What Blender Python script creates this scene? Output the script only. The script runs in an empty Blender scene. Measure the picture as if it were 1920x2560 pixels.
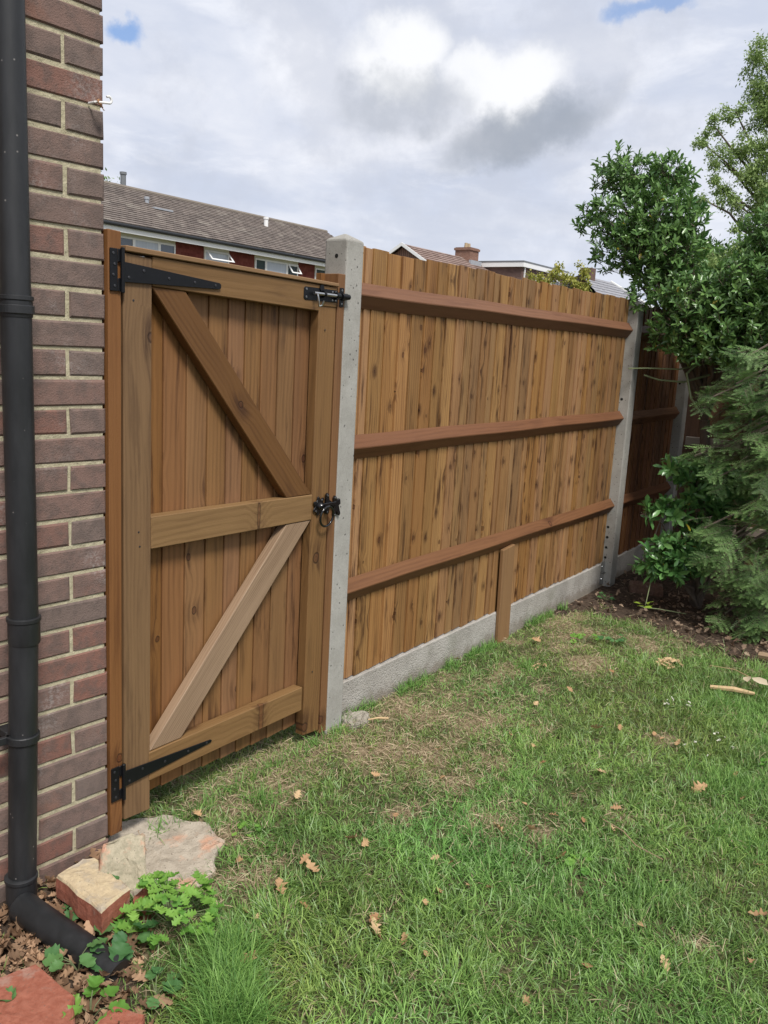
import bpy, math, random
import numpy as np
from mathutils import Matrix, Vector, noise as mnoise
random.seed(7); rng = np.random.default_rng(11)
sc = bpy.context.scene
COL = sc.collection
# ------------------------------------------------------------------ camera
R_ = Vector((0.5757, -0.8159, 0.0534)); U_ = Vector((0.1226, 0.1507, 0.9809)); F_ = Vector((0.8084, 0.5582, -0.1868))
CAM = Vector((-2.6032, -1.9470, 1.5121))
cd = bpy.data.cameras.new('camera'); cam = bpy.data.objects.new('camera', cd); COL.objects.link(cam)
cam.matrix_world = Matrix(((R_.x, U_.x, -F_.x, CAM.x), (R_.y, U_.y, -F_.y, CAM.y), (R_.z, U_.z, -F_.z, CAM.z), (0, 0, 0, 1)))
cd.sensor_fit = 'VERTICAL'; cd.sensor_height = 36.0; cd.sensor_width = 27.0; cd.lens = 30.43
cd.clip_start = 0.05; cd.clip_end = 2000
sc.camera = cam
# ------------------------------------------------------------------ light
SUN_EL, SUN_AZ = math.radians(54), math.radians(212)     # azimuth from +Y clockwise: light comes from behind the camera
sd = bpy.data.lights.new('sun', 'SUN'); sun = bpy.data.objects.new('sun', sd); COL.objects.link(sun)
sd.energy = 2.6; sd.angle = math.radians(14); sd.color = (1.0, 0.96, 0.90)
sdir = Vector((math.sin(SUN_AZ) * math.cos(SUN_EL), math.cos(SUN_AZ) * math.cos(SUN_EL), math.sin(SUN_EL)))
sun.rotation_euler = sdir.to_track_quat('Z', 'Y').to_euler(); sun.location = (0, 0, 20)
sc.view_settings.view_transform = 'Standard'; sc.view_settings.look = 'None'
sc.view_settings.exposure = 0.58; sc.view_settings.gamma = 1.0

class NT:
    """small helper for node trees"""
    def __init__(s, nt): s.nt = nt; nt.nodes.clear()
    def n(s, t, **kw):
        x = s.nt.nodes.new(t)
        for k, v in kw.items(): setattr(x, k, v)
        return x
    def l(s, a, b): s.nt.links.new(a, b)
    def put(s, sock, v):
        if v is None: return
        if isinstance(v, bpy.types.NodeSocket): s.l(v, sock)
        else:
            if sock.type == 'RGBA' and len(v) == 3: v = (*v, 1)
            sock.default_value = v
    def math(s, op, a, b=None, c=None, clamp=False):
        x = s.n('ShaderNodeMath', operation=op, use_clamp=clamp)
        s.put(x.inputs[0], a); s.put(x.inputs[1], b); s.put(x.inputs[2], c)
        return x.outputs[0]
    def vm(s, op, a, b=None, out=0):
        x = s.n('ShaderNodeVectorMath', operation=op)
        s.put(x.inputs[0], a)
        if b is not None:
            if op == 'SCALE': s.put(x.inputs[3], b)
            else: s.put(x.inputs[1], b)
        return x.outputs[out]
    def ss(s, v, a, b):   # smoothstep
        x = s.n('ShaderNodeMapRange', interpolation_type='SMOOTHSTEP')
        s.put(x.inputs[0], v)
        if a <= b:
            x.inputs[1].default_value = a; x.inputs[2].default_value = b; x.inputs[3].default_value = 0; x.inputs[4].default_value = 1
        else:
            x.inputs[1].default_value = b; x.inputs[2].default_value = a; x.inputs[3].default_value = 1; x.inputs[4].default_value = 0
        return x.outputs[0]
    def mix(s, f, a, b, mode='MIX'):
        x = s.n('ShaderNodeMix', data_type='RGBA', blend_type=mode)
        s.put(x.inputs[0], f); s.put(x.inputs[6], a); s.put(x.inputs[7], b)
        return x.outputs[2]
    def noise(s, vec, scale, detail=3, rough=.55, dist=0.0, out=0):
        x = s.n('ShaderNodeTexNoise')
        s.put(x.inputs['Vector'], vec); x.inputs['Scale'].default_value = scale
        x.inputs['Detail'].default_value = detail; x.inputs['Roughness'].default_value = rough; x.inputs['Distortion'].default_value = dist
        return x.outputs[out]
    def voro(s, vec, scale, feature='F1', rand=1.0, dim='3D'):
        x = s.n('ShaderNodeTexVoronoi', feature=feature, voronoi_dimensions=dim)
        s.put(x.inputs['Vector'], vec); x.inputs['Scale'].default_value = scale; x.inputs['Randomness'].default_value = rand
        return x
    def sep(s, v):
        x = s.n('ShaderNodeSeparateXYZ'); s.put(x.inputs[0], v); return x.outputs
    def comb(s, a, b, c):
        x = s.n('ShaderNodeCombineXYZ'); s.put(x.inputs[0], a); s.put(x.inputs[1], b); s.put(x.inputs[2], c); return x.outputs[0]
    def attr(s, name, out='Vector'):
        x = s.n('ShaderNodeAttribute', attribute_name=name); return x.outputs[out]

# world: Nishita sky behind a broken overcast of procedural cloud
w = bpy.data.worlds.new('World'); sc.world = w; w.use_nodes = True
N = NT(w.node_tree)
tc = N.n('ShaderNodeTexCoord'); D = N.vm('NORMALIZE', tc.outputs['Generated'])
dx, dy, dz = N.sep(D)
sky = N.n('ShaderNodeTexSky', sky_type='NISHITA', sun_disc=False, sun_elevation=SUN_EL, sun_rotation=SUN_AZ)
zz = N.math('ADD', N.math('MAXIMUM', dz, 0.0), 0.16)
P = N.comb(N.math('DIVIDE', dx, zz), N.math('DIVIDE', dy, zz), 0.0)
wv = N.noise(P, 1.3, 3, .5, out=1)
Pd = N.vm('ADD', P, N.vm('SCALE', N.vm('SUBTRACT', wv, (.5, .5, .5)), .5))
n1 = N.noise(Pd, 1.1, 8, .56)
n2 = N.noise(N.vm('ADD', Pd, (7.3, 2.1, 4.0)), 2.7, 8, .6)
n3 = N.noise(N.vm('ADD', D, (3.1, 1.7, 0.3)), 5.5, 9, .62)
n4 = N.noise(N.vm('ADD', D, (9.1, 4.7, 2.3)), 3.2, 3, .5, out=1)
Dw = N.vm('ADD', D, N.vm('SCALE', N.vm('SUBTRACT', n4, (.5, .5, .5)), .14))
Dw = N.vm('ADD', Dw, N.vm('SCALE', N.vm('SUBTRACT', N.noise(D, 13, 6, .6, out=1), (.5, .5, .5)), .07))
def blob(c, rx, ry, tilt=0.0, lo=1.15, hi=.35):
    v = N.vm('SUBTRACT', Dw, c)
    a = R_ * math.cos(tilt) + U_ * math.sin(tilt); b = -R_ * math.sin(tilt) + U_ * math.cos(tilt)
    p = N.math('DIVIDE', N.vm('DOT_PRODUCT', v, tuple(a), out=1), rx); q = N.math('DIVIDE', N.vm('DOT_PRODUCT', v, tuple(b), out=1), ry)
    r = N.math('SQRT', N.math('ADD', N.math('MULTIPLY', p, p), N.math('MULTIPLY', q, q)))
    return N.ss(r, lo, hi)
base = N.mix(N.ss(n1, .36, .66), (0.50, 0.545, 0.655), (0.72, 0.735, 0.79))
base = N.mix(N.math('MULTIPLY', N.ss(n2, .50, .72), .55), base, (0.82, 0.83, 0.87))
base = N.mix(N.math('MULTIPLY', N.ss(n3, .55, .40), .50), base, (0.46, 0.49, 0.57))
base = N.mix(N.math('MULTIPLY', N.ss(dz, .22, .05), .35), base, (0.52, 0.58, 0.70))
br = N.math('MULTIPLY', N.math('MAXIMUM', blob((.7889, .5494, .285), .070, .048, .35), blob((.832, .470, .276), .085, .038, .2)), 1.0)
br = N.math('MULTIPLY', N.ss(N.math('ADD', br, N.math('MULTIPLY', N.math('SUBTRACT', .5, n3), 2.0)), .25, 1.25), .95)
base = N.mix(br, base, (0.80, 0.808, 0.83))
dk = N.math('MULTIPLY', N.math('MAXIMUM', blob((.856, .465, .2315), .120, .044, .22), N.math('MULTIPLY', blob((.790, .565, .246), .100, .036, .12), .72)), 1.0)
dk = N.math('MULTIPLY', N.ss(N.math('ADD', dk, N.math('MULTIPLY', N.math('SUBTRACT', n3, .5), 1.6)), .12, 1.15), .90)
dark = N.mix(N.ss(n3, .36, .62), (0.225, 0.260, 0.315), (0.37, 0.395, 0.45))
base = N.mix(dk, base, dark)
bl = N.math('MAXIMUM', blob((.588, .757, .284), .021, .013), N.math('MULTIPLY', blob((.8825, .3425, .323), .028, .010), .8))
bl = N.math('MAXIMUM', bl, N.math('MULTIPLY', N.ss(n1, .335, .27), .7))
cl = N.vm('SCALE', base, 8.4)
skyc = N.mix(.5, sky.outputs[0], (1.6, 2.9, 5.9))
col = N.mix(N.math('MULTIPLY', bl, .9), cl, skyc)
bg = N.n('ShaderNodeBackground'); N.put(bg.inputs[0], col); bg.inputs[1].default_value = 0.1
wo = N.n('ShaderNodeOutputWorld'); N.l(bg.outputs[0], wo.inputs[0])

# ------------------------------------------------------------------ materials
def mat(name):
    m = bpy.data.materials.new(name); m.use_nodes = True
    return m, NT(m.node_tree)
def finish(m, N, color, rough=.6, spec=.5, bump=None, bdist=.002, bstr=.5, metal=0.0, trans=0.0, coat=0.0):
    p = N.n('ShaderNodeBsdfPrincipled'); N.put(p.inputs['Base Color'], color); N.put(p.inputs['Roughness'], rough)
    p.inputs['Specular IOR Level'].default_value = spec; p.inputs['Metallic'].default_value = metal
    if coat: p.inputs['Coat Weight'].default_value = coat; p.inputs['Coat Roughness'].default_value = .15
    if bump is not None:
        b = N.n('ShaderNodeBump'); b.inputs['Distance'].default_value = bdist; b.inputs['Strength'].default_value = bstr
        N.put(b.inputs['Height'], bump); N.l(b.outputs[0], p.inputs['Normal'])
    o = N.n('ShaderNodeOutputMaterial')
    if trans:
        t = N.n('ShaderNodeBsdfTranslucent'); N.put(t.inputs[0], color)
        x = N.n('ShaderNodeMixShader'); x.inputs[0].default_value = trans
        N.l(p.outputs[0], x.inputs[1]); N.l(t.outputs[0], x.inputs[2]); N.l(x.outputs[0], o.inputs[0])
    else: N.l(p.outputs[0], o.inputs[0])
    return m
def flat(name, c, rough=.5, metal=0.0, spec=.5, var=.15, sc_=30):
    m, N = mat(name); g = N.n('ShaderNodeTexCoord')
    f = N.noise(g.outputs['Object'], sc_, 4, .6)
    cc = N.mix(f, tuple(x * (1 - var) for x in c), tuple(min(1, x * (1 + var)) for x in c))
    return finish(m, N, cc, rough, spec, bump=f, bdist=.0006, metal=metal)

def wood(name, light, dark, knot, grain=.75, streak=.6, vary=.30, knots=.42, kscale=5.5, ring=.011, rough=.62, tint=None):
    """sawn softwood: solid grain follows the gco attribute (x runs along the length)"""
    m, N = mat(name); g = N.attr('gco'); r = N.attr('rnd', 'Fac')
    x, y, z = N.sep(g)
    flat_ = N.comb(N.math('MULTIPLY', x, .80), N.math('ADD', y, N.math('MULTIPLY', N.noise(g, 40., 2), .012)), N.math('MULTIPLY', z, .9))
    v = N.voro(flat_, kscale, dim='2D'); kd = v.outputs['Distance']; kc = N.sep(v.outputs['Color'])
    has = N.math('GREATER_THAN', kc[0], 1 - knots)
    near = N.math('MULTIPLY', N.ss(kd, .42, .0), has)
    low = N.math('SUBTRACT', N.noise(N.comb(N.math('MULTIPLY', x, 1.6), N.math('MULTIPLY', y, 7.), N.math('MULTIPLY', z, 7.)), 1.0, 3, .5), .5)
    yy = N.math('ADD', N.math('ADD', y, N.math('MULTIPLY', z, .55)), N.math('MULTIPLY', low, .050))
    yy = N.math('ADD', yy, N.math('MULTIPLY', near, .020))
    wob = N.math('MULTIPLY', N.noise(N.comb(N.math('MULTIPLY', x, 9.), N.math('MULTIPLY', y, 60.), 0.0), 1.0, 2, .5), .0035)
    s = N.math('SINE', N.math('MULTIPLY', N.math('ADD', yy, wob), 2 * math.pi / ring))
    s = N.math('POWER', N.math('ADD', N.math('MULTIPLY', s, .5), .5), 1.6)
    fine = N.noise(N.comb(N.math('MULTIPLY', x, 5.), N.math('MULTIPLY', yy, 230.), N.math('MULTIPLY', z, 230.)), 1.0, 4, .65)
    broad = N.noise(N.comb(N.math('MULTIPLY', x, 1.1), N.math('MULTIPLY', yy, 26.), N.math('MULTIPLY', z, 26.)), 1.0, 4, .6)
    sv = N.math('MULTIPLY', s, N.ss(N.noise(N.comb(N.math('MULTIPLY', x, 2.), N.math('MULTIPLY', y, 14.), z), 1.0, 3, .6), .30, .75))
    f = N.math('ADD', N.math('MULTIPLY', sv, .30), N.math('ADD', N.math('MULTIPLY', fine, .40), N.math('MULTIPLY', broad, .58)))
    f = N.math('MULTIPLY', N.ss(f, .28, .95), grain)
    c = N.mix(f, light, dark)
    st = N.noise(N.comb(N.math('MULTIPLY', x, 3.2), N.math('MULTIPLY', yy, 34.), N.math('MULTIPLY', z, 10.)), 1.0, 5, .62)
    bl = N.noise(N.comb(N.math('MULTIPLY', x, 2.4), N.math('MULTIPLY', y, 5.), z), 1.0, 2, .5)
    sm = N.math('MULTIPLY', N.math('MULTIPLY', N.ss(st, .50, .66), N.ss(bl, .38, .60)), streak)
    sm = N.math('MAXIMUM', sm, N.math('MULTIPLY', N.math('MULTIPLY', N.ss(kd, .30, .08), has), N.math('MULTIPLY', N.ss(st, .40, .60), .75)))
    c = N.mix(sm, c, knot)
    rad = N.math('ADD', .032, N.math('MULTIPLY', kc[1], .045))
    core = N.math('MULTIPLY', N.ss(N.math('SUBTRACT', kd, rad), .018, -.018), has)
    rings = N.math('SINE', N.math('MULTIPLY', kd, 220.))
    kcol = N.mix(N.math('ADD', .5, N.math('MULTIPLY', rings, .3)), tuple(a * 1.1 for a in knot), tuple(a * 2.4 for a in knot))
    c = N.mix(N.math('MULTIPLY', core, .70), c, kcol)
    edge = N.math('MULTIPLY', N.ss(N.math('ABSOLUTE', N.math('SUBTRACT', kd, rad)), .017, .0), has)
    c = N.mix(N.math('MULTIPLY', edge, .75), c, tuple(a * .4 for a in knot))
    # per board value and hue
    hv = N.n('ShaderNodeHueSaturation')
    N.put(hv.inputs['Hue'], N.math('ADD', .5, N.math('MULTIPLY', N.math('SUBTRACT', N.math('FRACT', N.math('MULTIPLY', r, 7.77)), .5), .009)))
    N.put(hv.inputs['Saturation'], N.math('ADD', .92, N.math('MULTIPLY', N.math('FRACT', N.math('MULTIPLY', r, 3.31)), .14)))
    N.put(hv.inputs['Value'], N.math('ADD', 1 - vary * .5, N.math('MULTIPLY', r, vary))); N.put(hv.inputs['Color'], c)
    c = hv.outputs[0]
    h = N.math('SUBTRACT', N.math('MULTIPLY', fine, -.6), N.math('MULTIPLY', s, .35))
    h = N.math('SUBTRACT', h, N.math('MULTIPLY', edge, .8))
    return finish(m, N, c, N.math('ADD', rough - .08, N.math('MULTIPLY', fine, .16)), .35, h, .0012, .7)

M = {}
M['fence_board'] = wood('fence_board_wood', (.350, .190, .072), (.140, .062, .021), (.050, .017, .006), knots=.55, kscale=8.5, grain=.95, vary=.50, streak=.9, ring=.017)
M['shade_board'] = wood('shade_toned_board_wood', (.190, .088, .040), (.095, .040, .019), (.045, .017, .008), knots=.3, kscale=7.5, vary=.7, streak=.9, ring=.017)  # shrub shade over the short bay put into this darker board colour
M['gate_board'] = wood('gate_board_wood', (.240, .118, .043), (.118, .054, .019), (.042, .015, .006), knots=.26, kscale=6.0, grain=.9, vary=.30, streak=.7, ring=.021)
M['gate_frame'] = wood('gate_frame_wood', (.205, .112, .045), (.098, .048, .018), (.048, .020, .009), knots=.24, kscale=3.6, vary=.16, streak=.35, ring=.014)
M['brace_dark'] = wood('brace_brown_wood', (.148, .072, .026), (.080, .035, .012), (.045, .018, .008), knots=.20, kscale=5.2, vary=.06, streak=.35, ring=.016)
M['brace_pale'] = wood('brace_pale_wood', (.325, .215, .132), (.150, .088, .048), (.110, .055, .028), grain=1.0, knots=.20, kscale=4.4, vary=.06, streak=.10, ring=.0075)
M['ledge'] = wood('ledge_olive_wood', (.235, .142, .060), (.125, .068, .026), (.075, .034, .014), knots=.45, kscale=7.5, vary=.10, streak=.2, ring=.012)
M['jamb'] = wood('jamb_wood', (.215, .100, .038), (.128, .052, .019), (.058, .020, .008), knots=.26, kscale=5.5, vary=.14, streak=.3, ring=.013)
M['rail'] = wood('arris_rail_wood', (.185, .082, .034), (.105, .042, .017), (.070, .025, .011), knots=.18, kscale=3.0, vary=.10, streak=.35, ring=.02)
M['batten'] = wood('batten_wood', (.255, .142, .056), (.160, .084, .032), (.180, .085, .03), knots=.10, kscale=3.0, vary=.06, streak=.25, ring=.02)
M['old_wood'] = wood('old_dark_wood', (.120, .062, .032), (.065, .032, .018), (.03, .015, .008), knots=.3, vary=.5, streak=.5, ring=.02)
M['grey_wood'] = wood('weathered_grey_wood', (.30, .25, .21), (.19, .15, .12), (.1, .07, .05), knots=.2, vary=.2, streak=.3)

def concrete(name, a, b, pit=.5, bumpd=.0012, rough=.85, coarse=0.0):
    m, N = mat(name); g = N.n('ShaderNodeTexCoord').outputs['Object']
    f = N.noise(g, 9, 6, .6); f2 = N.noise(g, 210, 3, .6); f3 = N.noise(g, 2.1, 4, .6)
    c = N.mix(N.ss(f, .3, .7), a, b)
    c = N.mix(N.math('MULTIPLY', N.ss(f3, .5, .75), .35), c, tuple(x * .68 for x in a))
    c = N.mix(N.math('MULTIPLY', N.ss(f2, .52, .70), .35), c, tuple(x * .6 for x in a))
    c = N.mix(N.math('MULTIPLY', N.ss(f2, .45, .30), .25), c, tuple(min(1, x * 1.35) for x in b))
    v = N.voro(g, 60); vc = N.sep(v.outputs['Color'])
    pm = N.math('MULTIPLY', N.ss(N.math('SUBTRACT', v.outputs['Distance'], N.math('MULTIPLY', vc[1], .10)), .16, .09), N.math('GREATER_THAN', vc[0], 1 - pit * .35))
    c = N.mix(N.math('MULTIPLY', pm, .8), c, tuple(x * .22 for x in a))
    if coarse > .5:
        gz = N.sep(g)[2]; mud = N.ss(N.math('ADD', gz, N.math('MULTIPLY', N.math('SUBTRACT', N.noise(g, 24, 5, .7), .5), .16)), .075, .015)
        c = N.mix(N.math('MULTIPLY', mud, .55), c, (.15, .115, .075))
        c = N.mix(N.math('MULTIPLY', N.ss(N.noise(g, 5, 5, .65), .55, .70), .30), c, (.22, .23, .17))
    h = N.math('SUBTRACT', N.math('MULTIPLY', f2, .6), N.math('MULTIPLY', pm, 1.5))
    if coarse:
        v2 = N.voro(g, 130); h = N.math('ADD', h, N.math('MULTIPLY', N.math('SUBTRACT', 1., v2.outputs['Distance']), coarse))
        h = N.math('ADD', h, N.math('MULTIPLY', N.noise(g, 60, 3, .6), coarse))
        c = N.mix(N.math('MULTIPLY', N.ss(v2.outputs['Distance'], .45, .8), .30), c, tuple(x * .55 for x in a))
    return finish(m, N, c, rough, .3, h, bumpd, .8)
M['post'] = concrete('post_concrete', (.31, .298, .268), (.39, .378, .345), pit=.9)
M['gravel_board'] = concrete('gravel_board_concrete', (.34, .318, .285), (.45, .425, .388), pit=.5, bumpd=.0035, coarse=.9)
M['slab'] = concrete('slab_concrete', (.36, .33, .285), (.50, .46, .40), pit=.3, bumpd=.003, coarse=.3)
M['rubble'] = concrete('rubble_concrete', (.30, .27, .22), (.44, .40, .33), pit=.9, bumpd=.006, coarse=.8)

def brickmat():
    m, N = mat('brick'); g = N.n('ShaderNodeTexCoord').outputs['Object']; r = N.attr('rnd', 'Fac')
    c = N.mix(N.ss(N.math('FRACT', N.math('MULTIPLY', r, 5.3)), .15, .9), (.190, .140, .120), (.205, .132, .110))
    c = N.mix(N.ss(r, .78, 1.0), c, (.225, .112, .086))
    c = N.mix(N.ss(r, .28, .02), c, (.160, .132, .116))
    f = N.noise(g, 22, 6, .65); f2 = N.noise(g, 260, 3, .6); f3 = N.noise(N.vm('ADD', g, (3, 3, 3)), 7, 5, .6)
    c = N.mix(N.math('MULTIPLY', N.ss(f, .42, .62), .60), c, (.115, .090, .080))
    c = N.mix(N.math('MULTIPLY', N.ss(f3, .58, .74), .35), c, (.30, .125, .075))
    c = N.mix(N.math('MULTIPLY', N.math('MULTIPLY', N.ss(N.noise(g, 4.0, 3, .5), .54, .68), N.ss(N.noise(g, 90, 4, .7), .42, .66)), .50), c, (.44, .40, .38))
    c = N.mix(N.math('MULTIPLY', N.ss(f2, .60, .74), .55), c, (.05, .035, .03))
    h = N.math('ADD', N.math('MULTIPLY', f2, .5), N.math('MULTIPLY', f, .8))
    return finish(m, N, c, .88, .25, h, .0040, 1.0)
M['brick'] = brickmat()
def mortarmat():
    m, N = mat('mortar'); g = N.n('ShaderNodeTexCoord').outputs['Object']
    f = N.noise(g, 45, 6, .7); f2 = N.noise(g, 6, 3, .5)
    c = N.mix(N.ss(f, .3, .7), (.38, .34, .225), (.54, .49, .34)); c = N.mix(N.math('MULTIPLY', N.ss(f2, .5, .7), .3), c, (.33, .31, .24))
    c = N.mix(N.ss(N.noise(g, 150, 3, .6), .62, .75), c, (.16, .14, .10))
    return finish(m, N, c, .95, .2, f, .006, 1.0)
M['mortar'] = mortarmat()
def plastic():
    m, N = mat('black_pipe_plastic'); g = N.n('ShaderNodeTexCoord').outputs['Object']
    gs = N.vm('MULTIPLY', g, (1, 1, .25)); f = N.noise(gs, 14, 6, .7); sp = N.voro(g, 45)
    vc = N.sep(sp.outputs['Color'])
    dots = N.math('MULTIPLY', N.ss(sp.outputs['Distance'], .13, .05), N.math('GREATER_THAN', vc[0], .86))
    c = N.mix(N.math('MULTIPLY', N.ss(f, .30, .80), .8), (.012, .013, .014), (.032, .033, .036))
    c = N.mix(N.math('MULTIPLY', dots, .6), c, (.28, .26, .24))
    return finish(m, N, c, N.math('ADD', .34, N.math('MULTIPLY', f, .25)), .5, f, .0004, .4)
M['pipe'] = plastic()
M['black_metal'] = flat('black_japanned_metal', (.005, .0055, .007), .42, 0.0, .30, .3, 60)
M['black_gloss'] = flat('black_gloss_iron', (.006, .006, .007), .16, 0.0, .7, .2, 60)
M['zinc'] = flat('zinc_plate', (.55, .56, .56), .28, 1.0, .5, .2, 40)
M['screw'] = flat('screw_head', (.28, .28, .28), .35, 1.0, .5, .2, 90)
M['dark_screw'] = flat('dark_screw_head', (.05, .05, .055), .4, .6, .5, .2, 90)
M['hole'] = flat('hole_dark', (.006, .006, .005), .9)
M['white_paint'] = flat('white_upvc', (.80, .80, .79), .4, var=.03, sc_=3)
M['cream'] = flat('cream_panel', (.62, .60, .50), .5, var=.05, sc_=3)
M['gutter'] = flat('black_gutter', (.02, .022, .026), .4)
M['lead'] = flat('lead_flashing', (.33, .35, .38), .5, var=.2, sc_=4)
M['grey_pipe'] = flat('grey_vent', (.16, .17, .18), .5)
M['buff_pot'] = flat('buff_pot', (.42, .32, .20), .8)
M['lichen_ridge'] = flat('ridge_tile', (.20, .17, .14), .9, var=.3, sc_=8)
def glass():
    m, N = mat('window_glass'); return finish(m, N, (.06, .075, .09), .04, 1.0)
M['glass'] = glass()
m_, N_ = mat('net_curtain'); M['curtain'] = finish(m_, N_, N_.mix(N_.noise(N_.vm('MULTIPLY', N_.n('ShaderNodeTexCoord').outputs['Object'], (1, 1, .05)), 9, 3), (.36, .40, .47), (.60, .64, .70)), .35, .6)
def tiles(name, a, b, c3, su, sv, lich=.5):
    """roof tiles: gco holds (along the eaves, up the slope)"""
    m, N = mat(name); g = N.attr('gco'); x, y, z = N.sep(g)
    row = N.math('FLOOR', N.math('MULTIPLY', y, sv)); xx = N.math('MULTIPLY', x, su)
    xx = N.math('ADD', xx, N.math('MULTIPLY', N.math('MODULO', row, 2.), .5)); cx = N.math('FLOOR', xx)
    wn = N.n('ShaderNodeTexWhiteNoise', noise_dimensions='2D'); N.put(wn.inputs['Vector'], N.comb(cx, row, 0.)); rv = wn.outputs[0]
    c = N.mix(rv, a, b)
    c = N.mix(N.math('MULTIPLY', N.math('GREATER_THAN', N.math('FRACT', N.math('MULTIPLY', rv, 13.7)), .80), N.math('MULTIPLY', N.ss(N.noise(g, .8, 4, .6), .42, .62), lich)), c, c3)
    c = N.mix(N.math('MULTIPLY', N.ss(N.noise(g, 6, 5, .7), .50, .70), lich * .75), c, c3)
    gap = N.ss(N.math('ABSOLUTE', N.math('SUBTRACT', N.math('FRACT', xx), .5)), .44, .49)
    c = N.mix(N.math('MULTIPLY', gap, .6), c, tuple(q * .3 for q in a))
    return finish(m, N, c, .9, .2)
M['roof_brown'] = tiles('roof_tiles_brown', (.135, .112, .100), (.215, .180, .158), (.30, .268, .23), 3.0, 3.9, .65)
M['roof_red'] = tiles('roof_tiles_red', (.22, .155, .130), (.31, .225, .195), (.45, .38, .33), 1.6, 2.6, .4)
M['roof_grey'] = tiles('roof_tiles_grey', (.24, .24, .26), (.31, .31, .33), (.36, .35, .35), 1.6, 2.6, .3)
M['tile_hung'] = tiles('hung_tiles_red', (.125, .030, .024), (.19, .052, .040), (.22, .08, .06), 6.0, 8.0, .3)
M['far_brick'] = tiles('far_brick', (.20, .115, .085), (.27, .155, .115), (.30, .21, .16), 4.4, 13.3, .4)
M['far_brick_dark'] = tiles('far_brick_dark', (.12, .078, .068), (.165, .105, .09), (.2, .15, .13), 4.4, 13.3, .3)

def leafmat(name, rough=.38, trans=.28, spec=.5):
    m, N = mat(name); c = N.attr('col', 'Color'); 
    return finish(m, N, c, rough, spec, trans=trans)
M['leaf_glossy'] = leafmat('glossy_leaf', .30, .22, .6)
M['leaf_soft'] = leafmat('soft_leaf', .55, .35, .4)
M['needle'] = leafmat('needle_leaf', .5, .22, .4)
M['grass'] = leafmat('grass_blade', .50, .30, .35)
M['dry_leaf'] = leafmat('dry_leaf', .75, .15, .25)
M['bark'] = flat('bark', (.11, .085, .065), .9, var=.4, sc_=40)
M['green_twig'] = flat('green_twig', (.16, .19, .09), .7, var=.3, sc_=40)

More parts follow.
